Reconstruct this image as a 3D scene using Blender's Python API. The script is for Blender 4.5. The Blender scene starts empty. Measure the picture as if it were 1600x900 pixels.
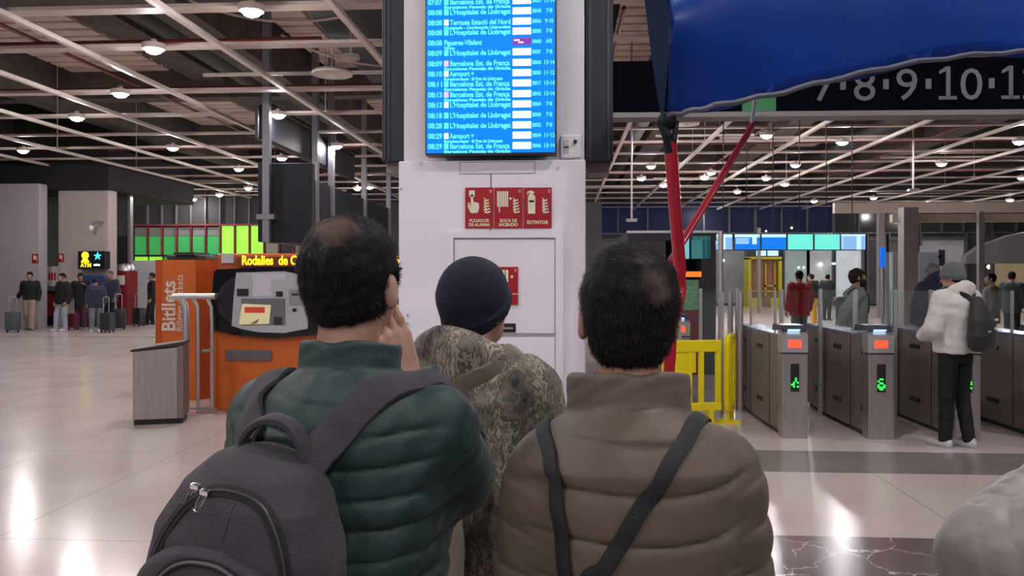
import bpy, bmesh, math, random
import numpy as np
from mathutils import Vector, Matrix, Euler
from mathutils.bvhtree import BVHTree
random.seed(4)
S = bpy.context.scene
C = S.collection
PI = math.pi
# ------------------------------------------------------------------ camera, world, exposure
FPX = 1256.0; HOR = 428.0; EYE = 1.65; YAW = math.radians(3.64)
cd = bpy.data.cameras.new('camera'); cam = bpy.data.objects.new('camera', cd); C.objects.link(cam)
cd.sensor_width = 36; cd.lens = 36 * FPX / 1600; cd.shift_y = (HOR - 450) / 1600.0
cd.clip_start = 0.02; cd.clip_end = 300
cam.location = (0, 0, EYE); cam.rotation_euler = (PI / 2, 0, YAW)
S.camera = cam
S.view_settings.view_transform = 'Standard'; S.view_settings.look = 'None'
S.view_settings.gamma = 1; S.view_settings.use_curve_mapping = False
S.view_settings.exposure = 0.0
w = bpy.data.worlds.new('world'); S.world = w; w.use_nodes = True
w.node_tree.nodes['Background'].inputs[0].default_value = (0.75, 0.78, 1.0, 1)
w.node_tree.nodes['Background'].inputs[1].default_value = 0.06
LAMP = 520.0          # strength of every ceiling downlight lens
GRID_Z = 5.0         # height of the open ceiling grid

def P(px, d, z=0.0):
    xc = (px - 800) / FPX * d
    return Vector((xc * math.cos(YAW) - d * math.sin(YAW), xc * math.sin(YAW) + d * math.cos(YAW), z))
def PZ(px, py, d): return P(px, d, EYE - (py - HOR) / FPX * d)
def PF(px, py): return P(px, FPX * EYE / (py - HOR), 0)
def PC(px, py, z): return P(px, FPX * (z - EYE) / (HOR - py), z)

def WPL(px, py, Y):     # the point seen at a pixel on the hall plane y=Y
    u = (px - 800) / FPX; k = Y / (u * math.sin(YAW) + math.cos(YAW))
    return Vector((k * (u * math.cos(YAW) - math.sin(YAW)), Y, EYE - (py - HOR) / FPX * k))
# ------------------------------------------------------------------ materials
MATS = {}
def mat(name, col, rough=0.6, metal=0.0, emis=None, es=0.0, var=0.0, vscale=8.0, bump=0.0, bscale=60.0, coat=0.0, stretch=None, sheen=0.0, spec=0.5):
    if name in MATS: return MATS[name]
    m = bpy.data.materials.new(name); m.use_nodes = True; nt = m.node_tree; b = nt.nodes['Principled BSDF']
    b.inputs['Base Color'].default_value = (*col, 1); b.inputs['Roughness'].default_value = rough
    b.inputs['Metallic'].default_value = metal; b.inputs['Coat Weight'].default_value = coat
    b.inputs['Sheen Weight'].default_value = sheen; b.inputs['Specular IOR Level'].default_value = spec
    if emis: b.inputs['Emission Color'].default_value = (*emis, 1); b.inputs['Emission Strength'].default_value = es
    tc = nt.nodes.new('ShaderNodeTexCoord')
    mp = nt.nodes.new('ShaderNodeMapping'); nt.links.new(tc.outputs['Object'], mp.inputs[0])
    if stretch: mp.inputs['Scale'].default_value = stretch
    n = nt.nodes.new('ShaderNodeTexNoise'); n.inputs['Scale'].default_value = vscale; n.inputs['Detail'].default_value = 6
    nt.links.new(mp.outputs[0], n.inputs['Vector'])
    v = max(var, 0.03)
    r = nt.nodes.new('ShaderNodeValToRGB'); r.color_ramp.elements[0].position = .3; r.color_ramp.elements[1].position = .7
    r.color_ramp.elements[0].color = (*[c * (1 - v) for c in col], 1); r.color_ramp.elements[1].color = (*[min(1, c * (1 + v)) for c in col], 1)
    nt.links.new(n.outputs['Fac'], r.inputs[0]); nt.links.new(r.outputs[0], b.inputs['Base Color'])
    if bump:
        n2 = nt.nodes.new('ShaderNodeTexNoise'); n2.inputs['Scale'].default_value = bscale; n2.inputs['Detail'].default_value = 4
        nt.links.new(mp.outputs[0], n2.inputs['Vector'])
        bp = nt.nodes.new('ShaderNodeBump'); bp.inputs['Strength'].default_value = bump; bp.inputs['Distance'].default_value = 0.01
        nt.links.new(n2.outputs['Fac'], bp.inputs['Height']); nt.links.new(bp.outputs[0], b.inputs['Normal'])
    MATS[name] = m; return m
def glow(name, col, s): return mat(name, [c * .12 for c in col], .5, emis=col, es=s, spec=.2)
def glass_mat(name, tint=(0.9, 0.97, 0.97), ior=1.4, opac=0.035):
    m = bpy.data.materials.new(name); m.use_nodes = True; nt = m.node_tree; nt.nodes.clear()
    o = nt.nodes.new('ShaderNodeOutputMaterial'); t = nt.nodes.new('ShaderNodeBsdfTransparent'); t.inputs[0].default_value = (*tint, 1)
    g = nt.nodes.new('ShaderNodeBsdfPrincipled'); g.inputs['Base Color'].default_value = (.5, .6, .6, 1); g.inputs['Roughness'].default_value = .05
    fr = nt.nodes.new('ShaderNodeFresnel'); fr.inputs[0].default_value = ior
    ad = nt.nodes.new('ShaderNodeMath'); ad.operation = 'ADD'; ad.inputs[1].default_value = opac; ad.use_clamp = True
    mx = nt.nodes.new('ShaderNodeMixShader'); nt.links.new(fr.outputs[0], ad.inputs[0]); mn = nt.nodes.new('ShaderNodeMath'); mn.operation = 'MINIMUM'; mn.inputs[1].default_value = .10 if opac < .1 else .6; nt.links.new(ad.outputs[0], mn.inputs[0]); nt.links.new(mn.outputs[0], mx.inputs[0])
    nt.links.new(t.outputs[0], mx.inputs[1]); nt.links.new(g.outputs[0], mx.inputs[2]); nt.links.new(mx.outputs[0], o.inputs[0])
    return m
GLASS = glass_mat('barrier_glass', (.985, .995, .995), 1.18, .012)
GLASSD = glass_mat('dark_facade_glass', (.35, .42, .5), 1.45, .25)
STEEL = mat('brushed_steel', (.50, .47, .46), .34, .9, var=.10, vscale=6, stretch=(8, 8, .4), bump=.02)
STEELD = mat('brown_steel', (.23, .195, .185), .36, .35, var=.14, vscale=5, stretch=(6, 6, .5))
ALU = mat('satin_aluminium', (.62, .61, .62), .35, .8)
BLACK = mat('black_plastic', (.012, .012, .014), .4)
DARK = mat('charcoal_metal', (.030, .032, .042), .5, .2)
WHITE = mat('white_painted_metal', (.80, .76, .84), .45, var=.02, vscale=3)
WHITE2 = mat('white_column_paint', (.78, .76, .79), .5, var=.03, vscale=2)
SEAM = mat('panel_seam_shadow_gap', (.22, .20, .22), .7)
SKIN = mat('skin', (.42, .235, .175), .5, var=.10, vscale=25, bump=.08, bscale=120)
SKINP = mat('skin_tan', (.36, .20, .14), .5, var=.08, vscale=25)
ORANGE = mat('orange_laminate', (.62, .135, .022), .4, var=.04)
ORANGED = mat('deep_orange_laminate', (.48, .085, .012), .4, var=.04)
RED = mat('red_paint', (.42, .018, .022), .4)
SIGNRED = mat('fire_sign_red', (.36, .006, .012), .45)
SIGNCREAM = mat('fire_sign_cream', (.78, .74, .56), .5)
YEL = mat('yellow_plastic', (.80, .66, .0), .38, var=.04, coat=.2)

# ------------------------------------------------------------------ mesh helpers
def tag(o, label=None, cat=None, group=None, kind=None):
    if label: o['label'] = label
    if cat: o['category'] = cat
    if group: o['group'] = group
    if kind: o['kind'] = kind
    return o
def link(name, me, m, parent=None):
    o = bpy.data.objects.new(name, me); C.objects.link(o)
    if m and len(me.materials) == 0: me.materials.append(m)
    if parent: o.parent = parent
    return o
def empty(name, loc, rz=0, label=None, cat=None, group=None, kind=None):
    o = bpy.data.objects.new(name, None); o.empty_display_size = .1; C.objects.link(o); o.location = loc; o.rotation_euler = (0, 0, rz)
    return tag(o, label, cat, group, kind)
class MB:
    def __init__(s): s.b = bmesh.new()
    def box(s, lo, hi, bev=0.0, M=None):
        lo = Vector(lo); hi = Vector(hi); c = (lo + hi) / 2; d = hi - lo
        T = Matrix.Translation(c) @ Matrix.Diagonal((abs(d.x), abs(d.y), abs(d.z), 1))
        if M: T = M @ T
        r = bmesh.ops.create_cube(s.b, size=1, matrix=T)
        if bev:
            es = list({e for v in r['verts'] for e in v.link_edges})
            bmesh.ops.bevel(s.b, geom=es, offset=bev, segments=2, affect='EDGES', profile=.5)
        return s
    def bar(s, a, b, w, h, bev=0.0):     # rectangular bar a->b, w sideways, h up
        a = Vector(a); b = Vector(b); d = b - a; q = d.to_track_quat('Y', 'Z').to_matrix().to_4x4()
        return s.box((-w / 2, 0, -h / 2), (w / 2, d.length, h / 2), bev, Matrix.Translation(a) @ q)
    def cyl(s, a, b, r, r2=None, seg=16):
        a = Vector(a); b = Vector(b); d = b - a; q = d.to_track_quat('Z', 'Y').to_matrix().to_4x4()
        bmesh.ops.create_cone(s.b, cap_ends=True, segments=seg, radius1=r, radius2=r if r2 is None else r2, depth=d.length,
                              matrix=Matrix.Translation((a + b) / 2) @ q)
        return s
    def ball(s, c, r, M=None, seg=12):
        if not hasattr(r, '__len__'): r = (r, r, r)
        T = Matrix.Translation(c) @ (M or Matrix.Identity(4)) @ Matrix.Diagonal((*r, 1))
        bmesh.ops.create_uvsphere(s.b, u_segments=seg, v_segments=max(6, seg // 2), radius=1, matrix=T); return s
    def tube(s, pts, r, seg=8, flat=None):   # flat=(w,t): rounded ribbon section, needs normals list
        pts = [Vector(p) for p in pts]; rings = []
        for i, p in enumerate(pts):
            t = (pts[min(i + 1, len(pts) - 1)] - pts[max(i - 1, 0)]).normalized()
            u = t.cross(Vector((0, 0, 1)))
            if u.length < .05: u = t.cross(Vector((1, 0, 0)))
            u.normalize(); v = t.cross(u)
            if i and rings:
                if u.dot(pu) < 0: u = -u; v = t.cross(u)
            pu = u
            rr = r[i] if hasattr(r, '__len__') else r
            rings.append([s.b.verts.new(p + (u * math.cos(k * 2 * PI / seg) + v * math.sin(k * 2 * PI / seg)) * rr) for k in range(seg)])
        s._skin(rings); return s
    def _skin(s, rings, closed=False):
        n = len(rings[0])
        for i in range(len(rings) - 1):
            for k in range(n):
                s.b.faces.new((rings[i][k], rings[i][(k + 1) % n], rings[i + 1][(k + 1) % n], rings[i + 1][k]))
        if not closed: s.b.faces.new(rings[0][::-1]); s.b.faces.new(rings[-1])
    def ribbon(s, pts, nrm, w, t):
        rings = []
        for i, p in enumerate(pts):
            T = (pts[min(i + 1, len(pts) - 1)] - pts[max(i - 1, 0)]).normalized(); n = nrm[i].normalized(); u = T.cross(n).normalized()
            ww = w[i] if hasattr(w, '__len__') else w
            rings.append([s.b.verts.new(p + u * a * ww / 2 + n * c * t) for a, c in ((-1, 0), (-.96, .8), (-.7, 1), (0, 1.1), (.7, 1), (.96, .8), (1, 0), (.6, -.3), (-.6, -.3))])
        s._skin(rings); return s
    def prism(s, poly, a, b, axis='y'):      # extrude 2d poly along an axis from a to b
        f = {'y': lambda p, q: (p[0], q, p[1]), 'x': lambda p, q: (q, p[0], p[1]), 'z': lambda p, q: (p[0], p[1], q)}[axis]
        A = [s.b.verts.new(f(p, a)) for p in poly]; B = [s.b.verts.new(f(p, b)) for p in poly]
        n = len(poly); s.b.faces.new(A); s.b.faces.new(B[::-1])
        for i in range(n): s.b.faces.new((A[i], B[i], B[(i + 1) % n], A[(i + 1) % n]))
        return s
    def lathe(s, prof, c=(0, 0, 0), seg=24):
        rings = [[s.b.verts.new((c[0] + r * math.cos(k * 2 * PI / seg), c[1] + r * math.sin(k * 2 * PI / seg), c[2] + z)) for k in range(seg)] for r, z in prof]
        s._skin(rings); return s
    def build(s, name, m, parent=None, smooth=False, M=None):
        if M: bmesh.ops.transform(s.b, matrix=M, verts=s.b.verts)
        bmesh.ops.recalc_face_normals(s.b, faces=s.b.faces)
        me = bpy.data.meshes.new(name); s.b.to_mesh(me); s.b.free()
        if smooth:
            for p in me.polygons: p.use_smooth = True
            try: me.set_sharp_from_angle(angle=math.radians(40))
            except Exception: pass
        return link(name, me, m, parent)
def text(s, size, m, name, parent, loc, rot=(PI / 2, 0, 0), ext=0.001, align='LEFT', sx=1.0, bold=0.0, fit=None):
    cu = bpy.data.curves.new('t', 'FONT'); cu.body = s; cu.size = size; cu.extrude = ext; cu.align_x = align; cu.offset = bold
    cu.resolution_u = 3
    o = bpy.data.objects.new('t', cu); C.objects.link(o)
    bpy.context.view_layer.update()
    me = bpy.data.meshes.new_from_object(o.evaluated_get(bpy.context.evaluated_depsgraph_get()))
    bpy.data.objects.remove(o); bpy.data.curves.remove(cu)
    if fit:
        xs = [v.co.x for v in me.vertices]; sx = fit / (max(xs) - min(xs))
    me.transform(Matrix.LocRotScale(Vector(loc), Euler(rot), Vector((1, 1, 1))) @ Matrix.Diagonal((sx, 1, 1, 1)))
    me.materials.clear()
    return link(name, me, m, parent)
def catmull(pts, n=10):
    pts = [Vector(p) for p in pts]; P_ = [pts[0] * 2 - pts[1]] + pts + [pts[-1] * 2 - pts[-2]]; out = []
    for i in range(1, len(P_) - 2):
        for k in range(n):
            t = k / n; a, b, c, d = P_[i - 1:i + 3]
            out.append(.5 * ((2 * b) + (c - a) * t + (2 * a - 5 * b + 4 * c - d) * t * t + (3 * b - a - 3 * c + d) * t ** 3))
    out.append(pts[-1]); return out
def copy_tree(o, parent=None):
    c = o.copy(); C.objects.link(c)
    if parent: c.parent = parent
    for ch in list(o.children): copy_tree(ch, c)
    return c

# ------------------------------------------------------------------ signed-distance modelling
def vec(a): return np.array(a, dtype=np.float32)
def smin(a, b, k):
    h = np.clip(.5 + .5 * (b - a) / k, 0, 1); return b + (a - b) * h - k * h * (1 - h)
def smax(a, b, k): return -smin(-a, -b, k)
def cone(Q, a, b, ra, rb, amp=0, pitch=.05, ph=0, fl=None):
    a = vec(a); b = vec(b); ab = b - a; L2 = float(ab @ ab) + 1e-9
    X = [Q[i] - a[i] for i in range(3)]
    t = np.clip((X[0] * ab[0] + X[1] * ab[1] + X[2] * ab[2]) / L2, 0, 1)
    d = np.sqrt(sum((X[i] - t * ab[i]) ** 2 for i in range(3)))
    r = ra + (rb - ra) * t
    if amp: r = r + amp * crease(t * math.sqrt(L2) + ph, pitch)
    return d - r
def ell(Q, c, r):
    x = (Q[0] - c[0]) / r[0]; y = (Q[1] - c[1]) / r[1]; z = (Q[2] - c[2]) / r[2]
    return (np.sqrt(x * x + y * y + z * z) - 1) * min(r)
def rbox(Q, c, h, r):
    d = [np.abs(Q[i] - c[i]) - (h[i] - r) for i in range(3)]
    return np.sqrt(sum(np.maximum(e, 0) ** 2 for e in d)) + np.minimum(np.maximum(np.maximum(d[0], d[1]), d[2]), 0) - r
def stack(Q, rows):      # rows (z, cx, cy, rx, ry, n)
    R = np.array(sorted(rows)); z = Q[2]
    g = lambda k: np.interp(z, R[:, 0], R[:, k]).astype(np.float32)
    cx, cy, rx, ry, n = g(1), g(2), g(3), g(4), g(5)
    q = (np.abs((Q[0] - cx) / rx) ** n + np.abs((Q[1] - cy) / ry) ** n) ** (1 / n)
    d = (q - 1) * np.minimum(rx, ry)
    return smax(smax(d, z - R[-1, 0], .02), R[0, 0] - z, .02)
def wob(Q, s, seed=0, st=(1, 1, 1)):
    rg = np.random.RandomState(seed); o = 0
    for i in range(5):
        k = rg.normal(size=3); k /= np.linalg.norm(k); k *= s * (1 + .5 * i)
        o = o + np.sin(Q[0] * k[0] * st[0] + Q[1] * k[1] * st[1] + Q[2] * k[2] * st[2] + rg.rand() * 6) / (1 + .4 * i)
    return o / 2.5
def nets(V, lo, h):
    s = V < 0; sh = np.array(V.shape) - 1
    c = sum(s[i:i + sh[0], j:j + sh[1], k:k + sh[2]].astype(np.int8) for i in (0, 1) for j in (0, 1) for k in (0, 1))
    act = (c > 0) & (c < 8); I, J, K = np.nonzero(act)
    idx = -np.ones(act.shape, np.int64); idx[I, J, K] = np.arange(len(I))
    pos = np.zeros((len(I), 3)); cnt = np.zeros(len(I))
    for ax in range(3):
        oth = [a for a in range(3) if a != ax]
        for u in (0, 1):
            for v in (0, 1):
                o = [0, 0, 0]; o[oth[0]] = u; o[oth[1]] = v; p = list(o); p[ax] = 1
                A = V[I + o[0], J + o[1], K + o[2]]; B = V[I + p[0], J + p[1], K + p[2]]
                cr = (A < 0) != (B < 0); t = np.where(cr, A / np.where(A == B, 1, A - B), 0)
                q = np.tile(np.array(o, float), (len(I), 1)); q[:, ax] = t
                pos += q * cr[:, None]; cnt += cr
    pos = (pos / cnt[:, None] + np.stack([I, J, K], 1)) * h + np.array(lo)
    F = []
    for ax in range(3):
        o1, o2 = [(1, 2), (2, 0), (0, 1)][ax]
        sl0 = [slice(1, -1)] * 3; sl1 = [slice(1, -1)] * 3; sl0[ax] = slice(0, -1); sl1[ax] = slice(1, None)
        a = s[tuple(sl0)]; b = s[tuple(sl1)]; cr = np.nonzero(a != b)
        base = [cr[0] + 1, cr[1] + 1, cr[2] + 1]; base[ax] = cr[ax]
        def cell(d1, d2):
            q = [b_.copy() for b_ in base]; q[o1] = q[o1] - d1; q[o2] = q[o2] - d2; return idx[q[0], q[1], q[2]]
        quad = np.stack([cell(1, 1), cell(0, 1), cell(0, 0), cell(1, 0)], 1)
        fl = ~a[cr]; quad[fl] = quad[fl][:, ::-1]; F.append(quad)
    return pos, np.concatenate(F)
def to_mesh(name, V, F):
    me = bpy.data.meshes.new(name); me.vertices.add(len(V)); me.vertices.foreach_set('co', V.astype(np.float32).ravel())
    me.loops.add(len(F) * 4); me.loops.foreach_set('vertex_index', F.astype(np.int32).ravel())
    me.polygons.add(len(F)); me.polygons.foreach_set('loop_start', np.arange(0, len(F) * 4, 4, dtype=np.int32))
    try: me.polygons.foreach_set('loop_total', np.full(len(F), 4, np.int32))
    except Exception: pass
    me.update(calc_edges=True); me.validate()
    for p in me.polygons: p.use_smooth = True
    return me
def sdf(fn, lo, hi, h):
    lo = np.array(lo, float) - 2 * h; hi = np.array(hi, float) + 2 * h
    ax = [np.arange(lo[i], hi[i] + h, h, dtype=np.float32) for i in range(3)]
    Q = np.meshgrid(*ax, indexing='ij'); V = fn(Q).astype(np.float32)
    V[0] = V[-1] = 1; V[:, 0] = V[:, -1] = 1; V[:, :, 0] = V[:, :, -1] = 1
    return nets(V, [a[0] for a in ax], h)
def bake(name, fn, lo, hi, h, m, parent):
    V, F = sdf(fn, lo, hi, h); return link(name, to_mesh(name, V, F), m, parent)

# ------------------------------------------------------------------ the setting
def struct(o): o['kind'] = 'structure'; return o
def floor_material():
    m = bpy.data.materials.new('polished_stone_floor'); m.use_nodes = True; nt = m.node_tree; b = nt.nodes['Principled BSDF']
    L = nt.links.new; N = lambda t: nt.nodes.new('ShaderNode' + t)
    tc = N('TexCoord'); sp = N('SeparateXYZ'); L(tc.outputs['Object'], sp.inputs[0])
    def math_(op, a, bb, clamp=False):
        n = N('Math'); n.operation = op; n.use_clamp = clamp
        for i, v in enumerate((a, bb)):
            if isinstance(v, (int, float)): n.inputs[i].default_value = v
            else: L(v, n.inputs[i])
        return n.outputs[0]
    X, Y = sp.outputs[0], sp.outputs[1]
    def mix(f, a, bb):
        n = N('MixRGB'); L(f, n.inputs[0])
        for i, v in ((1, a), (2, bb)):
            if isinstance(v, tuple): n.inputs[i].default_value = (*v, 1)
            else: L(v, n.inputs[i])
        return n.outputs[0]
    n1 = N('TexNoise'); n1.inputs['Scale'].default_value = 1.3; n1.inputs['Detail'].default_value = 8; L(tc.outputs['Object'], n1.inputs['Vector'])
    n2 = N('TexNoise'); n2.inputs['Scale'].default_value = 60; n2.inputs['Detail'].default_value = 5; L(tc.outputs['Object'], n2.inputs['Vector'])
    base = mix(n1.outputs['Fac'], (.55, .45, .43), (.66, .57, .555)); 
    sp2 = math_('MULTIPLY', n2.outputs['Fac'], .25); base = mix(sp2, base, (.34, .28, .27))
    right = math_('GREATER_THAN', X, -.85)
    # joints
    def joint(v, pitch, off, wd):
        a = math_('ADD', v, off); a = math_('MODULO', math_('ADD', a, 400.0 * pitch), pitch); return math_('LESS_THAN', a, wd)
    j = math_('MAXIMUM', joint(X, 1.22, -.12, .007), math_('MULTIPLY', joint(Y, 2.4, .0, .006), math_('LESS_THAN', X, -.85)))
    base = mix(math_('MULTIPLY', j, .65), base, (.10, .08, .08))
    band = math_('MULTIPLY', math_('MULTIPLY', math_('GREATER_THAN', Y, 6.83), math_('LESS_THAN', Y, 7.66)), right)
    g = mix(n1.outputs['Fac'], (.17, .15, .145), (.25, .225, .215)); base = mix(band, base, g)
    mb = math_('MULTIPLY', math_('LESS_THAN', Y, 5.17), right)
    vo = N('TexVoronoi'); vo.feature = 'DISTANCE_TO_EDGE'; vo.inputs['Scale'].default_value = 4.2
    wn = N('TexNoise'); wn.inputs['Scale'].default_value = 3; wn.inputs['Detail'].default_value = 8; L(tc.outputs['Object'], wn.inputs['Vector'])
    vm = N('MixRGB'); vm.inputs[0].default_value = .35; L(tc.outputs['Object'], vm.inputs[1]); L(wn.outputs['Color'], vm.inputs[2]); L(vm.outputs[0], vo.inputs['Vector'])
    vein = math_('LESS_THAN', vo.outputs['Distance'], .012); vein = math_('MULTIPLY', vein, math_('GREATER_THAN', wn.outputs['Fac'], .47))
    dm = mix(n1.outputs['Fac'], (.07, .05, .055), (.20, .15, .16)); dm = mix(vein, dm, (.62, .56, .56)); base = mix(mb, base, dm)
    fl = math_('MULTIPLY', math_('LESS_THAN', math_('ABSOLUTE', math_('SUBTRACT', Y, 20.3), 0), .07), math_('LESS_THAN', X, -3))
    base = mix(fl, base, (.22, .18, .17))
    L(base, b.inputs['Base Color']); b.inputs['Roughness'].default_value = .2; b.inputs['Specular IOR Level'].default_value = .6
    rr = N('MapRange'); rr.inputs[3].default_value = .13; rr.inputs[4].default_value = .26; L(n1.outputs['Fac'], rr.inputs[0]); L(rr.outputs[0], b.inputs['Roughness'])
    return m
struct(MB().box((-22, -8, -.12), (26, 46, 0)).build('floor', floor_material()))

# ceiling: slab, deep concrete beams, ducts, and the open grid below
BEIGE = mat('beige_corrugated_deck', (.72, .58, .50), .75, var=.12, vscale=3)
CONC = mat('grey_concrete', (.11, .095, .085), .85, var=.25, vscale=2.5, bump=.2, bscale=15)
VOID = mat('dark_ceiling_void', (.02, .015, .014), .9, var=.3)  # near-black slab tone, varied at random
DUCT = mat('black_insulated_duct', (.012, .011, .013), .6)
GRIDM = mat('off_white_grid_channel', (.60, .52, .48), .5, var=.05)
GRIDM2 = mat('off_white_grid_board', (.50, .42, .385), .55, var=.06)
RUST = mat('red_sprinkler_pipe', (.16, .02, .02), .45)
ceil = struct(empty('ceiling', (0, 0, 0)))
ceil['label'] = 'open station ceiling of pale grid channels under a dark void with concrete beams'
MB().box((-22, -8, 7.6), (26, 46, 7.8)).build('slab', VOID, ceil)
for (x0, x1, y0, y1) in ((-13.6, -10.8, 9, 38), (-17.5, -15.4, 12, 36), (-6.4, -4.9, 8, 40), (-2.0, .1, 9, 20), (4.4, 6.2, 9, 34), (8.6, 12.4, 12, 36), (1.2, 2.6, 16, 30)):
    b = MB(); y = y0
    while y < y1:
        b.box((x0, y, 7.25), (x1, y + .42, 7.32)); b.box((x0, y + .42, 7.31), (x1, y + .55, 7.36)); y += .55
    b.build('deck_panel', BEIGE, ceil)
MB().box((-10.1, 4, 6.95), (-9.2, 45, 7.6)).build('concrete_beam', CONC, ceil)
for x in (-14.4, -7.05, -4.3, 3.3, 7.4, 13.2):
    MB().box((x - .38, 4, 6.35), (x + .38, 45, 7.6)).build('concrete_beam', CONC, ceil)
for y in (13.6, 21.5, 29.5, 37.5):
    MB().box((-21, y, 6.5), (25, y + .5, 7.6)).build('concrete_beam', CONC, ceil)
for x, z, r in ((-3.2, 6.0, .38), (2.2, 6.2, .35), (9.6, 6.1, .4), (-8.3, 6.95, .35)):
    MB().cyl((x, 5, z), (x, 44, z), r, seg=20).build('duct', DUCT, ceil, True)
MB().box((-4.2, 9, 5.9), (-1.3, 22, 6.2), .05).build('duct', DUCT, ceil)
MB().box((-1.0, 10, 5.8), (.8, 12.2, 6.1), .05).build('duct', DUCT, ceil)
for (x, y0, y1, z) in ((-8.9, 8, 30, 5.6), (-5.8, 10, 40, 5.5), (5.3, 9, 40, 5.5), (.9, 12, 40, 5.6), (10.9, 10, 36, 5.7)):
    MB().cyl((x, y0, z), (x, y1, z), .035, seg=8).build('sprinkler_pipe', RUST, ceil, True)
for (y, x0, x1, z) in ((11.0, -12, -6.5, 5.7), (13.1, -14, -4, 5.55), (16.2, -16, 6, 5.5), (19.5, 2, 14, 5.5), (24, -14, 16, 5.5), (31, -14, 16, 5.5)):
    MB().cyl((x0, y, z), (x1, y, z), .04, seg=8).build('sprinkler_pipe', RUST, ceil, True)
for x in [3.7 + 2.2 * k for k in range(-10, 10)]:
    MB().box((x - .042, -7, GRID_Z + .02), (x + .042, 45, GRID_Z + .09)).build('grid_channel', GRIDM, ceil)
ys = [-5.5, -2.5, .5, 3.0, 5.6, 8.0, 10.2, 11.9, 14.8, 17.0, 19.3, 21.3, 23.3, 25.4, 27.6, 29.8, 32, 34.5, 37, 39.5, 42, 44.5]
for i, y in enumerate(ys):
    wd = .24 if i in (5, 6, 7, 8, 9) else .16
    for (xa, xb) in (((-21, -3.0), (-.8, 25)) if y < 9 else ((-21, 25),)):
        MB().box((xa, y - wd / 2, GRID_Z + .092), (xb, y + wd / 2, GRID_Z + .14)).build('grid_board', GRIDM2, ceil)
rg = random.Random(3)
for i in range(26):      # short extra rails, as in the patched areas of the grid
    x = rg.uniform(-16, 16); y = rg.uniform(13, 40); L_ = rg.uniform(2.2, 6.6)
    MB().box((x, y, GRID_Z + .15), (x + L_, y + .07, GRID_Z + .2)).build('rail', GRIDM, ceil)
for i in range(30):      # drop rods
    x = 3.7 + 2.2 * rg.randint(-8, 6); y = rg.choice(ys[7:18])
    MB().cyl((x, y, GRID_Z + .09), (x, y, 7.6), .012, seg=6).build('drop_rod', GRIDM, ceil)
def sag(a, b, s, n=16):
    a = Vector(a); b = Vector(b); return [a.lerp(b, i / n) - Vector((0, 0, s * 4 * (i / n) * (1 - i / n))) for i in range(n + 1)]
for a, b, s in (((-5.4, 10.6, 5.9), (-1.6, 10.6, 6.0), .45), ((-6.2, 13, 6.2), (-2.0, 12.6, 6.3), .5), ((-7.5, 9.5, 6.3), (-4.0, 11.5, 5.8), .3), ((-5, 14, 5.9), (-1.5, 15, 6.0), .5),
                ((2.5, 14, 5.6), (4.5, 15, 5.8), .3), ((-10.3, 11, 6.8), (-9.2, 11.5, 6.9), .5)):
    MB().tube(sag(a, b, s), .022, 6).build('cable', GRIDM2, ceil, True)

# round ceiling downlights: one built, the rest copied
LENS = glow('downlight_lens', (1.0, .94, .94), LAMP)
dl = empty('ceiling_downlight', (0, 0, 0))
MB().lathe([(.115, -.055), (.15, -.05), (.165, -.01), (.165, .03), (.05, .05), (.04, .1)], seg=20).build('housing', GRIDM, dl, True)
MB().lathe([(.001, -.115), (.05, -.11), (.095, -.09), (.118, -.060), (.118, -.053), (.001, -.053)], seg=20).build('lens', LENS, dl, True)
near = {(393, 12): 'largest and nearest, at the picture top', (240, 72): 'on the wide board left of the largest lamp', (188, 143): 'third down the left diagonal of lamps',
        (120, 181): 'above the black doorway, fourth in the diagonal', (36, 233): 'furthest left, above the pale left wall', (270, 229): 'above the green panels, left of the poles',
        (435, 177): 'just right of the tall grey pole, beside the upper hung board', (440, 245): 'between the two hung boards', (373, 262): 'left of the lower hung board', (167, 263): 'above the cash machine pillar',
        (526, 226): 'right of the paired grey poles', (558, 293): 'right end of the hung boards, left of the white column', (1198, 209): 'just below the green square of the platform sign',
        (1316, 220): 'below the first numeral of the platform sign', (1243, 256): 'between the red strut and the hanging sensor', (1017, 258): 'left of the red pole, upper of the left pair',
        (1111, 268): 'between the two red poles, right of its twin', (1101, 276): 'between the two red poles, left of its twin', (1002, 277): 'left of the red pole, lower of the left pair',
        (1197, 277): 'right of the slanting red strut', (1152, 298): 'above the dark blue windows, right of the strut', (1049, 217): 'right behind the top of the red pole', (1471, 254): 'right of the hanging sensor pole',
        (1593, 219): 'at the right edge under the platform numbers', (1597, 276): 'at the right edge, lower one'}
far = [(190, 303), (226, 296), (265, 317), (302, 310), (343, 303), (362, 322), (376, 336), (326, 327), (1272, 313), (1365, 308), (1404, 330), (1325, 334), (1359, 339), (1578, 311), (1562, 341), (1096, 327), (1449, 318), (1510, 330)]
first = True
def put_lamp(p, label, group='ceiling downlights'):
    global first
    o = dl if first else copy_tree(dl); first = False
    o.location = p; tag(o, label, 'ceiling light', group)
for (px, py), t in near.items(): put_lamp(PC(px, py, GRID_Z - .03), 'round white ceiling downlight ' + t)
for px, py in far:
    put_lamp(PC(px, py, GRID_Z - .03), 'small distant round downlight above the ' + ('green wall panels' if px < 600 else 'far glass front'), 'distant downlights left' if px < 600 else 'distant downlights right')
for x in (-7.3, -2.9, 1.5, 5.9):  # unseen lamps above and behind the camera, added to light the foreground people
    for y in (-5, -1.6, 2.4, 6.2):
        if x == -2.9 and y == 6.2: continue
        put_lamp((x, y, GRID_Z - .03), 'unseen round downlight added outside the view to light the foreground', 'added downlights out of view')
for x in (-12, -7.3, 3.7, 8.1): put_lamp((x, 30, GRID_Z - .03), 'small distant round downlight over the far end of the hall', 'distant downlights middle')
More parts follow.
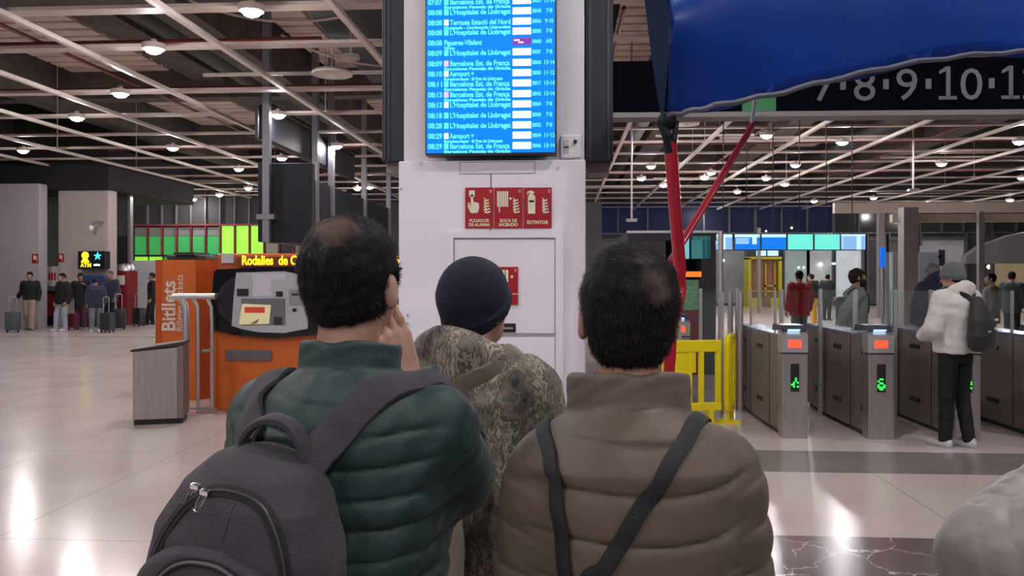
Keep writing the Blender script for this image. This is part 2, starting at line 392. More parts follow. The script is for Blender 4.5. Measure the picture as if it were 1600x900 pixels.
# dishes and sensors hung in the ceiling
def dish(p, r, label):
    o = empty('ceiling_dish', p, 0, label, 'ceiling dish')
    MB().lathe([(r, 0), (r * 1.02, .03), (r * .9, .07), (r * .2, .09), (.02, .1), (.02, .62)], seg=28).build('shade', GRIDM, o, True)
    MB().lathe([(.001, -.02), (r * .2, -.02), (r * .25, .0), (.001, .001)], seg=16).build('hub', ALU, o, True)
dish(PC(519, 117, 5.02), .34, 'shallow white round dish hung beside the paired grey poles')
dish(PC(1073, 195, 5.02), .28, 'shallow white round dish just right of the red pole top')
dish(PC(548, 92, 5.4), .16, 'small white round dish above the larger dish left of the column')
def sensor(px, py0, py1, d, label):
    a = PZ(px, py0, d); b = PZ(px, py1, d); o = empty('hanging_sensor', b, 0, label, 'hanging sensor')
    MB().cyl((0, 0, .05), (0, 0, 7.6 - b.z), .022, seg=10).build('rod', ALU, o, True)
    MB().box((-.13, -.08, -.02), (.13, .08, .05), .015).build('housing', ALU, o)
sensor(1427, 225, 298, 20.7, 'white sensor box on a long straight rod above the ticket gates')
sensor(987, 285, 345, 19, 'white ball-ended rod hanging right of the white column')

# ------------------------------------------------------------------ far left walls
LAV = mat('lavender_grey_wall', (.42, .39, .43), .6, var=.04, vscale=1)
PINKW = mat('pale_stone_cladding', (.50, .43, .41), .5, var=.05, vscale=1.5)
a = P(-60, 24.6); b_ = P(66, 24.6)
struct(MB().box((a.x - 4, a.y, 0), (b_.x, a.y + .4, 4.4), .01).build('wall_left', LAV))
c0 = WPL(90, 428, 24.4); c1 = WPL(170, 428, 24.4)
struct(MB().box((b_.x - 1.5, 27, 0), (c0.x + .8, 27.2, 4.4)).build('wall_recess', BLACK))
struct(MB().box((b_.x - 3.5, 24.2, 4.3), (c1.x + .1, 30, 5.6)).build('wall_bulkhead', mat('dark_bulkhead', (.02, .018, .02), .9)))
o = MB().box((c0.x, 24.4, 0), (c1.x, 24.9, 4.3), .05).build('wall_pillar', PINKW); struct(o)
# small red fire signs and wall camera on that pillar
def small_sign(px, py, d, w_, h_, label):
    p = WPL(px, py, d); o = empty('fire_sign', p, 0, label, 'sign')
    MB().box((-w_ / 2, -.01, -h_ / 2), (w_ / 2, 0, h_ / 2)).build('plate', SIGNRED, o)
    MB().box((-w_ * .25, -.014, -h_ * .1), (w_ * .1, -.01, h_ * .35)).box((w_ * .2, -.014, -h_ * .3), (w_ * .3, -.01, h_ * .3)).build('symbol', SIGNCREAM, o)
small_sign(55, 404, P(-60, 24.6).y, .2, .28, 'small red fire sign left of the black doorway')
small_sign(95.5, 403, 24.4, .2, .26, 'small red fire sign right of the black doorway')
p = WPL(148, 352, 24.25)
o = empty('wall_camera', p, 0, 'white security camera on a curved arm on the pale stone pillar', 'camera')
MB().tube([(.2, .3, .1), (.15, -.05, .12), (.02, -.1, .09), (-.05, -.1, 0)], .035, 8).build('arm', mat('grey_plastic', (.25, .24, .25), .5), o, True)
MB().ball((-.06, -.1, -.08), (.07, .07, .09)).build('dome', WHITE, o, True)
# notice under the doorway opening
p0 = WPL(76, 431, 24.6)
o = empty('banner', p0, 0, 'white and red letter banner hung in the doorway behind the travellers', 'banner')
MB().box((-.33, 0, -.33), (.33, .02, .3)).build('sheet', mat('banner_white', (.62, .58, .58), .6), o)
MB().cyl((-.3, .03, -p0.z), (-.3, .03, .3), .015, seg=8).cyl((.3, .03, -p0.z), (.3, .03, .3), .015, seg=8).build('stand', ALU, o)
m_ = MB(); m_.box((-.2, -.008, -.16), (-.06, 0, .05)).box((-.16, -.009, -.02), (-.1, -.001, .12))
for k in range(3): m_.box((.0 + k * .09, -.008, -.14), (.06 + k * .09, 0, .1))
m_.build('red_lettering', RED, o)
p0 = WPL(78, 428, 25.2); p0.z = 0
o = empty('counter', p0, 0, 'low red counter in the dark doorway behind the travellers', 'counter')
MB().box((-.28, -.1, .3), (.28, .4, 1.0), .02).build('body', RED, o); MB().box((-.3, -.12, 0), (.3, .42, .3)).build('plinth', BLACK, o); MB().box((-.3, -.12, 1.0), (.3, .42, 1.1)).build('top', BLACK, o)
# cash machine with lit sign
p0 = WPL(143, 428, 24.1); p0.z = 0
o = empty('cash_machine', p0, 0, 'cash machine with a lit yellow and blue sign on the stone pillar', 'cash machine')
MB().box((-.43, 0, 0), (.43, .3, 1.6), .02).build('cabinet', mat('navy_cabinet', (.03, .07, .17), .5), o)
MB().box((-.3, -.02, .95), (.1, 0, 1.35)).build('screen', glow('atm_blue', (.06, .16, .36), .5), o)
zb = 1.65 + (428 - 420) / FPX * 24.1; zt = 1.65 + (428 - 391) / FPX * 24.1
MB().box((-.43, -.02, zb), (.43, .3, zt), .01).build('sign_box', BLACK, o)
YG = glow('sign_yellow', (1, .75, .02), 2.2); BG = glow('sign_blue', (.05, .45, 1), 2.2); WG = glow('sign_white', (.8, .95, 1), 2)
MB().cyl((-.19, -.03, zb + .42), (-.19, -.02, zb + .42), .115, seg=20).prism([(-.33, zb + .2), (-.05, zb + .2), (-.12, zb + .32), (-.26, zb + .32)], -.03, -.02).build('emblem', YG, o)
text('ATM', .17, YG, 'lettering', o, (-.34, -.025, zb + .06), bold=.004)
st = []
for k in range(10):
    r = .14 if k % 2 == 0 else .055; an = PI / 2 + k * PI / 5; st.append((.21 + r * math.cos(an), zb + .4 + r * math.sin(an)))
MB().prism(st, -.03, -.02).build('star_emblem', BG, o)
text('caixa', .11, WG, 'lettering', o, (.08, -.025, zb + .1), sx=.95, bold=.003)
# red vending machine and glass lift beside the pillar
p0 = WPL(196, 428, 25.4); p0.z = 0
o = empty('vending_machine', p0, 0, 'dark red upright machine behind the suitcases left of the green wall', 'vending machine')
MB().box((-.3, -.3, 0), (.26, .3, 1.75), .03).build('body', mat('maroon_paint', (.20, .012, .02), .4), o)
MB().lathe([(.32, 0), (.32, .08), (.25, .2), (.001, .26)], (0, 0, 1.75), 20).build('cap', ALU, o, True)
MB().box((-.1, -.32, 1.3), (.15, -.3, 1.6)).build('notice', SIGNCREAM, o)
a = P(170, 27); b_ = P(204, 27)
o = struct(empty('wall_glass_shaft', (0, 0, 0)))
MB().box((a.x, a.y, 0), (b_.x, a.y + .06, 4.4)).build('pane', mat('grey_glass_front', (.13, .13, .135), .15), o)
MB().box((b_.x - .03, a.y - .08, 0), (b_.x + .06, a.y + .1, 4.4)).build('edge_post', ALU, o)
MB().box((a.x, a.y - .02, 2.0), (b_.x, a.y + .01, 2.9)).build('frosted_band', mat('dark_frost', (.04, .045, .05), .3), o)

# green lit panel wall
D = 36.0
x0 = P(203, D).x; x1 = P(470, D).x; yy = P(300, D).y
gw = struct(empty('wall_green_panels', (0, 0, 0)))
GD = mat('green_panel', (.03, .22, .06), .4, emis=(.05, .42, .10), es=.45); GL = mat('lime_panel', (.2, .5, .05), .4, emis=(.30, .80, .05), es=.85); GG = mat('grey_panel', (.14, .15, .14), .5)
GUP = mat('upper_dark_panel', (.025, .023, .024), .8)
Z = lambda py: 1.65 + (428 - py) / FPX * D
MB().box((-22, yy + .1, 0), (x1 + 1.5, yy + .3, 7.6)).build('backing', GUP, gw)
struct(MB().box((-22.3, -8, 0), (-22, 46, 7.6)).build('wall_far_left', GUP)); struct(MB().box((26, -8, 0), (26.3, 46, 7.6)).build('wall_far_right', GUP))
px = 205; k = 0
while px < 466:
    xa = P(px + 2, D).x; xb = P(px + 22, D).x
    lime = px > 325 and px < 402; darkp = px > 412
    if darkp:
        MB().box((xa, yy + .04, 2.3), (xb, yy + .1, Z(352))).build('panel', mat('pale_grey_panel', (.2, .22, .16), .5) if k % 2 else GUP, gw)
    else:
        MB().box((xa, yy + .04, Z(398)), (xb, yy + .1, Z(353) if lime or px > 400 else Z(369))).build('panel', GL if lime else (GD if px < 325 else mat('pale_lime', (.2, .35, .12), .5, emis=(.25, .5, .12), es=.45)), gw)
        if px < 325: MB().box((xa, yy + .04, Z(368.5)), (xb, yy + .1, Z(355))).build('panel', GG, gw)
        MB().box((xa, yy + .04, 0), (xb, yy + .1, Z(401))).build('panel', GL if (px > 325 or px < 250) else GD, gw)
    MB().box((xb, yy - .05, Z(401)), (xb + .07, yy + .1, Z(351))).build('red_mullion', mat('dull_red', (.14, .015, .015), .6), gw)
    MB().box((xb, yy - .03, Z(351)), (xb + .05, yy + .1, 5.5)).build('grey_mullion', mat('dim_mullion', (.10, .10, .11), .6), gw)
    px += 23.4; k += 1
MB().box((x0, yy - .06, Z(353)), (P(410, D).x, yy + .1, Z(350))).build('red_rail', mat('dull_red', (.14, .015, .015), .6), gw)
MB().box((x0, yy - .06, Z(401)), (P(410, D).x, yy + .1, Z(398))).build('dark_rail', BLACK, gw)
struct(MB().box((P(204, 33).x, P(204, 33).y, 0), (P(246, 33).x, P(204, 33).y + .15, 2.2)).build('wall_screen', mat('pale_partition', (.42, .42, .45), .6)))
struct(MB().box((P(440, 38).x, 38, 0), (P(940, 38).x, 38.3, 7.6)).build('wall_back_middle', mat('dim_far_wall', (.07, .065, .075), .6, var=.3, vscale=.6)))

# ------------------------------------------------------------------ far right facade
NAVY = mat('dusk_window_glass', (.006, .008, .022), .5, emis=(.012, .018, .06), es=.35, spec=.15)
FR = mat('grey_facade_frame', (.10, .10, .11), .5, .3)
DK = mat('facade_dark_wall', (.055, .055, .06), .5, var=.25, vscale=.7)
D = 42.0; yy = 42.6
struct(MB().box((P(905, D).x, yy + .5, 0), (26, yy + .8, 7.6)).build('wall_back', DK))
Z = lambda py, d=42.0: 1.65 + (428 - py) / FPX * d
for i, (pa, pb, m_) in enumerate(((920, 1060, NAVY), (1062, 1180, NAVY), (1182, 1300, NAVY), (1302, 1415, mat('dim_glass', (.04, .042, .045), .15)), (1432, 1530, mat('dim_glass', (.04, .042, .045), .15)), (1540, 1650, mat('dim_glass', (.04, .042, .045), .15)))):
    wn = struct(empty('window_%d' % (i + 2), (0, 0, 0)))
    xa = P(pa, D).x; xb = P(pb, D).x
    MB().box((xa, yy + .35, Z(364)), (xb, yy + .5, Z(316))).build('pane', m_, wn)
    b = MB(); n = 3
    for q in range(n + 1):
        xx = xa + (xb - xa) * q / n; b.box((xx - .04, yy + .2, Z(364)), (xx + .04, yy + .4, Z(314)))
    b.box((xa, yy + .2, Z(366)), (xb, yy + .4, Z(363))); b.box((xa, yy + .2, Z(315)), (xb, yy + .4, Z(313)))
    b.build('window_frame', FR, wn)
# ground-floor shop bays: lit interiors of varied tone
bays = [(920, 985, (.05, .055, .06), .25), (1000, 1060, (.10, .11, .12), .3), (1118, 1166, (.13, .13, .14), .5), (1224, 1262, (.22, .27, .25), .55), (1262, 1300, (.30, .31, .30), .55), (1302, 1345, (.40, .44, .46), .7), (1352, 1378, (.04, .04, .04), .3),
        (1385, 1410, (.08, .07, .06), .3), (1432, 1500, (.16, .16, .17), .45), (1540, 1600, (.25, .19, .11), .55), (1604, 1680, (.2, .15, .1), .5)]
for i, (pa, pb, c, e) in enumerate(bays):
    wn = struct(empty('window_%d' % (i + 9), (0, 0, 0)))
    xa = P(pa, D).x; xb = P(pb, D).x
    MB().box((xa, yy + .3, .1), (xb, yy + .5, Z(372))).build('lit_interior', mat('bay_%d' % i, c, .4, emis=c, es=e, var=.35, vscale=1.5), wn)
    MB().box((xa - .05, yy + .1, 0), (xa + .05, yy + .4, Z(366))).box((xb - .05, yy + .1, 0), (xb + .05, yy + .4, Z(366))).box((xa, yy + .1, Z(376)), (xb, yy + .35, Z(372))).build('window_frame', FR, wn)
for (px, py, r, wc) in ((1282, 413, .10, 1), (1303, 412, .10, 1), (1256, 418, .05, 1), (1248, 418, .05, 1), (1542, 417, .22, 0), (1580, 416, .26, 0), (1130, 407, .07, 1), (1510, 399, .09, 0), (1434, 362, .05, 1), (1521, 354, .06, 1), (1522, 365, .05, 1), (1542, 366, .06, 1), (1237, 356, .06, 0), (1197, 361, .04, 1)):
    p = PZ(px, py, 41.8); o = empty('spotlight', p, 0, 'bright shop spotlight glaring ' + {1282: 'left of the pair behind the red jacket', 1303: 'right of the pair above the bearded traveller', 1256: 'small, right above the red jacket', 1248: 'small, left above the red jacket', 1542: 'warm, beside the hooded traveller', 1580: 'warm, at the far right shop', 1130: 'small, left of the yellow doorway', 1510: 'warm, above the grey beanie', 1434: 'small, high on the grey pillar', 1521: 'small, highest above the beanie', 1522: 'small, just under the highest one', 1542.5: '', 1237: 'small, over the monitor row', 1197: 'small, left over the monitor row'}.get(px, 'high by the right pillar'), 'spotlight', 'shop spotlights')
    if py == 366: o['label'] = 'small white spotlight high right of the thin post'
    MB().ball((0, 0, 0), r).build('bulb', glow('spot_white' if wc else 'spot_warm', (.85, .95, 1) if wc else (1, .78, .4), 9 if wc else 4), o, True)
    MB().cyl((0, .02, r * .3), (0, 1.6, r * .3), r * .6, seg=8).build('bracket', BLACK, o, True)
# yellow-framed lift
a = P(1170, 40); o = empty('lift_car', P(1196, 40), 0, 'yellow-framed lift doorway with warm wooden inside beyond the gates', 'lift')
MB().box((-.85, -.1, 0), (-.72, 1, 2.45)).box((.62, -.1, 0), (.78, 1, 2.3)).box((-.85, -.1, 2.38), (.78, 1, 2.5)).box((-.72, -.1, 0), (-.2, .2, .45), .03).box((.25, -.1, 0), (.62, .2, .45), .03).build('frame', mat('olive_yellow', (.50, .46, .02), .45), o)
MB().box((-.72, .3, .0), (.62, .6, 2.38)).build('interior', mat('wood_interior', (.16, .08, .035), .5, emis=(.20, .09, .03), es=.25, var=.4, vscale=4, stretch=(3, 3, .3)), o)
MB().box((0, .1, .55), (.08, .3, 2.2)).box((.45, .1, .55), (.53, .3, 2.2)).box((0, .1, 1.0), (.53, .3, 1.1)).box((-.7, .1, .75), (.6, .3, .82)).build('inner_rail', mat('amber_rail', (.5, .3, .05), .5), o)
MB().box((-.45, -.12, 2.55), (.0, .0, 2.95)).box((.1, -.12, 2.55), (.6, 0, 2.95)).build('lit_sign', glow('pale_cyan', (.55, .8, .85), 1.1), o)
# dim panel boards / posters beyond the right gates
o = empty('poster_wall', P(1471, 30), 0, 'large pale poster board with a dark emblem behind the navy jacket', 'poster')
MB().box((-.75, 0, .2), (.75, .1, 2.7)).build('board', mat('poster_grey', (.20, .20, .21), .6, emis=(.2, .2, .21), es=.25), o)
MB().box((-.38, -.02, 1.95), (-.22, 0, 2.3)).box((-.1, -.02, 1.95), (.12, 0, 2.55)).box((-.38, -.02, 2.25), (.0, 0, 2.33)).build('emblem', BLACK, o)
# grey pillars
for nm, px, d, wd, z1 in (('trim_1', 1419, 20, .35, 3.3), ('trim_2', 1532, 20, .13, 3.2), ('trim_3', 1186, 34, .12, 3.6), ('trim_4', 1376, 30, .22, 4.2)):
    p = P(px, d); struct(MB().box((p.x - wd / 2, p.y - wd / 2, 0), (p.x + wd / 2, p.y + wd / 2, z1)).build(nm, mat('pillar_grey', (.20, .18, .18), .6)))
a = P(1400, 20); b_ = P(1680, 20)
struct(MB().box((a.x, a.y + .2, 2.95), (b_.x, a.y + .4, 3.15)).build('trim_5', mat('beige_beam', (.33, .27, .235), .6)))
struct(MB().box((P(1300, 24).x, 24.3, 3.45), (P(1700, 24).x, 24.5, 3.75)).build('trim_6', mat('beige_beam', (.33, .27, .235), .6)))
a = P(1538, 22); b_ = P(1680, 22)
pr = [(a.x, 1.95), (b_.x, 1.95), (b_.x, 3.0), (a.x + 1.2, 2.75), (a.x + .4, 2.45), (a.x, 2.15)]
struct(MB().prism(pr, a.y + 1, a.y + 1.3).build('wall_canopy', mat('grey_canopy', (.14, .13, .14), .5)))
# thin glass doors with pale edges beyond the gates
dr = struct(empty('door_1', (0, 0, 0)))
for px in (1393, 1414, 1434, 1392 + 60):
    p = P(px, 24); MB().box((p.x - .04, p.y, 0), (p.x + .04, p.y + .06, 2.3)).build('door_edge', mat('pale_door_edge', (.45, .48, .46), .3), dr)
a = P(1385, 24); b_ = P(1465, 24); MB().box((a.x, a.y + .08, 0), (b_.x, a.y + .1, 2.3)).build('pane', GLASSD, dr)
# blue totem
o = empty('blue_totem', P(1379, 16), 0, 'narrow bright blue vertical sign on a post behind the bearded traveller', 'sign')
MB().cyl((0, 0, 0), (0, 0, 1.8), .035, seg=10).build('post', ALU, o, True)
MB().box((-.05, -.04, 1.78), (.05, .04, 2.18), .01).build('panel', glow('totem_blue', (.02, .16, .8), .9), o)

# ------------------------------------------------------------------ row of monitors
mons = [(1118, 1144, 'white and blue timetable, partly behind the dark kiosk', 'bw'), (1148, 1187, 'white timetable text over blue, second in the row', 'tb'), (1190, 1228, 'plain blue with a white top band', 'b'),
        (1231, 1270, 'plain pale turquoise, left of the two', 'c'), (1273, 1312, 'plain pale turquoise, right of the two', 'c'), (1314, 1352, 'pale blue columns, furthest right in the row', 'p')]
CY = glow('screen_turquoise', (.18, .85, .72), 1.05); BL = glow('screen_blue', (.01, .20, .80), 1.1); WH = glow('screen_white', (.55, .85, 1.0), 1.15); PB = glow('screen_pale_blue', (.28, .50, .90), 1.0)
D = 18.0
for pa, pb, t, k in mons:
    a = P(pa, D); wd = (pb - pa) / FPX * D; z0 = 1.65 + (428 - 390) / FPX * D; z1 = 1.65 + (428 - 366) / FPX * D
    o = empty('monitor', P((pa + pb) / 2, D, z0), YAW, 'ceiling-hung monitor showing ' + t, 'monitor', 'row of monitors beyond the gates')
    h = z1 - z0; MB().box((-wd / 2 - .01, 0, -.02), (wd / 2 + .01, .07, h + .02), .008).build('casing', BLACK, o)
    MB().cyl((0, .05, h), (0, .05, 7.6 - z0), .012, seg=8).build('hanger', BLACK, o)
    base = {'bw': PB, 'tb': BL, 'b': BL, 'c': CY, 'p': PB}[k]
    MB().box((-wd / 2, -.004, 0), (wd / 2, 0, h)).build('screen', base, o)
    b = MB()
    if k == 'bw': b.box((-wd * .15, -.008, 0), (wd * .1, -.004, h)).box((-wd / 2, -.008, h * .8), (wd / 2, -.004, h)).box((-wd / 2, -.008, h * .4), (-wd * .2, -.004, h * .5))
    elif k == 'tb':
        b.box((-wd / 2, -.008, h * .8), (wd / 2, -.004, h)).box((wd * .2, -.008, h * .35), (wd * .38, -.004, h * .8))
        for q in range(4): b.box((-wd * .46, -.008, h * (.38 + q * .1)), (wd * (.05 + .05 * (q % 2)), -.004, h * (.43 + q * .1)))
    elif k == 'b': b.box((-wd / 2, -.008, h * .8), (wd / 2, -.004, h))
    elif k == 'p': b.box((wd * .14, -.008, 0), (wd * .32, -.004, h)).box((-wd / 2, -.008, h * .88), (wd / 2, -.004, h)).box((-wd * .45, -.008, h * .1), (-wd * .42, -.004, h * .85))
    if len(b.b.verts): b.build('screen_content', WH, o)
    else: b.b.free()

# ------------------------------------------------------------------ kiosk shop behind right-hand man
o = empty('kiosk', P(1050, 13.2), YAW * 0, 'dark food kiosk with turquoise screens and orange strip behind the red pole', 'kiosk')
W0 = -.72; W1 = .66
MB().box((W0, 0, 2.2), (W1 + .06, 2.2, 2.34)).box((W0, 0, 0), (W0 + .08, 2.2, 2.2)).box((W0, 1.9, 0), (W1, 2.2, 2.2)).box((W1 - .18, 0, 0), (W1 + .05, 2.2, 2.2)).build('shell', mat('kiosk_charcoal', (.045, .045, .055), .5), o)
MB().box((W0 - .02, -.04, 2.32), (W1 + .08, 0, 2.36)).build('top_trim', ALU, o)
MB().box((W0, .02, 1.72), (-.1, .1, 2.2)).build('fascia', mat('kiosk_fascia', (.08, .075, .085), .5), o)
MB().cyl((-.45, .0, 1.98), (-.45, .02, 1.98), .055, seg=18).box((-.36, 0, 1.94), (-.1, .02, 1.97)).box((-.36, 0, 2.0), (-.18, .02, 2.02)).build('fascia_mark', mat('fascia_print', (.20, .2, .21), .5), o)
for xa, xb, lab in ((.06, .28, None), (.32, .62, None)):
    s_ = MB().box((xa, .0, 1.9), (xb, .06, 2.27)).build('screen', glow('kiosk_teal' if xa > .2 else 'kiosk_cyan', (.06, .24, .25) if xa > .2 else (.25, .75, .8), .7), o)
MB().box((.1, .01, 1.60), (.62, .05, 1.69), .01).build('orange_strip', glow('orange_glow', (1, .22, .03), 1.1), o)
MB().box((.0, .3, 1.05), (.48, .5, 1.55)).build('product_shelf', mat('green_goods', (.10, .20, .11), .5, emis=(.1, .22, .12), es=.4, var=.8, vscale=14), o)
MB().box((-.6, -.02, 0), (.5, .3, 1.05), .02).build('counter', mat('dark_red_counter', (.20, .03, .045), .4), o)

# ------------------------------------------------------------------ platform number sign
d = 9.0; z0 = 1.65 + (428 - 180) / FPX * d; z1 = 1.65 + (428 - 96) / FPX * d
a = P(952, d); o = empty('platform_sign', (a.x, a.y, z0), YAW * .35, 'long black hanging sign with pale platform numbers 7·8·9·10·11', 'sign')
MB().box((0, 0, 0), (7.6, .25, z1 - z0)).build('board', mat('sign_black', (.002, .002, .005), .8, spec=.03), o)
MB().box((0, -.02, -.03), (7.6, .27, .025)).build('bottom_trim', mat('trim_grey', (.20, .18, .18), .5), o)
MB().box((1.47, -.01, .03), (1.84, 0, .30)).build('green_square', mat('sign_green', (.01, .10, .03), .4, emis=(.01, .16, .05), es=.3), o)
NUM = mat('number_grey', (.11, .11, .12), .5)
for s_, pxc in (('7', 1283), ('·', 1311), ('8', 1344), ('·', 1376), ('9', 1408), ('·', 1440), ('10', 1489), ('·', 1535), ('11', 1578)):
    xx = (pxc - 952) / FPX * d
    if s_ == '·': MB().box((xx - .03, -.012, .26), (xx + .03, -.001, .37)).build('dot', NUM, o)
    else:
        wds = [.20 if c_ != '0' else .27 for c_ in s_]; xl = xx - (sum(wds) + .03 * (len(s_) - 1)) / 2
        for c_, wd_ in zip(s_, wds):
            xm = xl + wd_ / 2; xl += wd_ + .03
            if c_ == '1': MB().box((xm - .01, -.012, .14), (xm + .035, -.001, .505)).prism([(xm - .01, .505), (xm + .02, .505), (xm - .01, .455), (xm - .085, .42), (xm - .085, .455)], -.012, -.001).box((xm - .09, -.012, .14), (xm + .105, -.001, .178)).build('number', NUM, o)
            else: text(c_, .50, NUM, 'number', o, (xm, -.003, .14), align='CENTER', sx=1.08, bold=.0)
for xx in (.8, 3.5, 6.5): MB().cyl((xx, .12, z1 - z0), (xx, .12, 7.6 - z0), .03, seg=8).build('hanger', DARK, o)

# ------------------------------------------------------------------ hung boards and poles on the left
XB = P(398, 16).x
POLE = mat('grey_pole', (.23, .23, .26), .4, .3)
BOARD = mat('board_navy_black', (.008, .008, .015), .5, spec=.3)
o = empty('hanging_board', (XB, 16, 2.3), 0, 'big dark departure board hung low on grey poles, seen edge-on', 'board')
MB().box((-.08, 0, 0), (.14, 11.5, 1.62), .02).build('panel', BOARD, o)
MB().box((.14, -.02, -.02), (1.05, .2, 1.6), .02).build('end_panel', BOARD, o)
for yv, dx, top in ((-.12, .16, 5.3), (3.2, .12, 5.3), (4.4, .16, 5.3), (7.9, .14, 5.3), (11.3, .14, 5.3)):
    MB().box((dx - .07, yv - .07, .0 if yv < 0 else -.1), (dx + .07, yv + .07, top)).build('pole', POLE, o)
    MB().box((dx - .18, yv - .1, .45), (dx + .18, yv + .1, .55)).build('bracket', POLE, o)
o = empty('hanging_board', (XB, 16.2, 4.42), 0, 'upper dark display box hung between the tall grey poles', 'board')
MB().box((-.12, 0, 0), (.04, 7, .72), .02).build('panel', BOARD, o)
MB().box((-.2, -.06, .02), (-.12, 7, .70), .02).build('frame', DARK, o)

def WP(px, py, Y):     # the point seen at a pixel on the hall plane y=Y
    u = (px - 800) / FPX; k = Y / (u * math.sin(YAW) + math.cos(YAW))
    return Vector((k * (u * math.cos(YAW) - math.sin(YAW)), Y, EYE - (py - HOR) / FPX * k))
# ------------------------------------------------------------------ white column with departure screen
YC = 3.6
colm = struct(empty('wall_column', (0, 0, 0)))
a = WP(623, 252, YC); b_ = WP(915, 252, YC)
MB().box((a.x, YC, 0), (b_.x, YC + .8, a.z), .004).build('lower_casing', WHITE, colm)
a2 = WP(631, 252, YC + .1); b2 = WP(913, 252, YC + .1)
MB().box((a2.x, YC + .1, a.z - .01), (b2.x, YC + .75, 7.6), .004).build('upper_shaft', WHITE2, colm)
def seamrect(px0, py0, px1, py1, Y, t=.003, sides='lrtb'):
    p = WP(px0, py0, Y); q = WP(px1, py1, Y); m_ = MB(); e = .0015
    if 'l' in sides: m_.box((p.x, Y - e, q.z), (p.x + t, Y, p.z))
    if 'r' in sides: m_.box((q.x - t, Y - e, q.z), (q.x, Y, p.z))
    if 't' in sides: m_.box((p.x, Y - e, p.z - t), (q.x, Y, p.z))
    if 'b' in sides: m_.box((p.x, Y - e, q.z), (q.x, Y, q.z + t))
    return m_
m_ = seamrect(718, 253, 836, 271, YC, .0025)
p = WP(766, 271, YC); q = WP(768, 293, YC); m_.box((p.x, YC - .0015, q.z), (q.x, YC, p.z))
p = WP(765, 357, YC); q = WP(767, 360, YC); m_.box((p.x, YC - .0015, q.z), (q.x, YC, p.z))
m_.build('seam', SEAM, colm)
for px, py in ((657, 255), (627, 295), (637, 492), (637, 505), (872, 262)):
    p = WP(px, py, YC); MB().cyl((p.x, YC - .004, p.z), (p.x, YC, p.z), .006, seg=10).build('screw', ALU, colm)
# hose cabinet door in the column
dr = struct(empty('door_2', (0, 0, 0)))
p = WP(697, 361, YC); q = WP(880, 800, YC)
MB().box((p.x, YC - .012, q.z), (WP(709, 0, YC).x, YC, p.z)).box((WP(868, 0, YC).x, YC - .012, q.z), (q.x, YC, p.z)).box((WP(709, 0, YC).x, YC - .012, WP(700, 372, YC).z), (WP(868, 0, YC).x, YC, p.z)).build('door_frame', WHITE, dr)
p = WP(710, 374, YC); q = WP(867, 521, YC); MB().box((p.x, YC - .009, q.z), (q.x, YC, p.z), .002).build('upper_leaf', WHITE, dr)
p = WP(710, 527, YC); q = WP(867, 800, YC); MB().box((p.x, YC - .009, q.z), (q.x, YC, p.z), .002).build('lower_leaf', WHITE, dr)
seamrect(709, 373, 868, 524, YC - .0092, .003).build('seam', SEAM, dr)
p = WP(779, 505, YC); q = WP(806, 519, YC); m_ = MB().box((p.x, YC - .014, q.z), (q.x, YC - .009, p.z), .002); m_.build('latch', BLACK, dr)
p = WP(783, 511, YC); q = WP(802, 514, YC); MB().box((p.x, YC - .016, q.z), (q.x, YC - .014, p.z)).build('latch_bar', ALU, dr)
def flames(m_, x, z, s, y):
    for k in range(5):
        zz = z + k * .2 * s; w_ = s * (.42 - .03 * k)
        m_.prism([(x, zz), (x + w_ * .55, zz - .03 * s), (x + w_, zz + .04 * s), (x + w_, zz + .14 * s), (x + w_ * .5, zz + .07 * s), (x + w_ * .1, zz + .2 * s), (x - w_ * .25, zz + .24 * s), (x + w_ * .12, zz + .1 * s)], y - .0012, y)
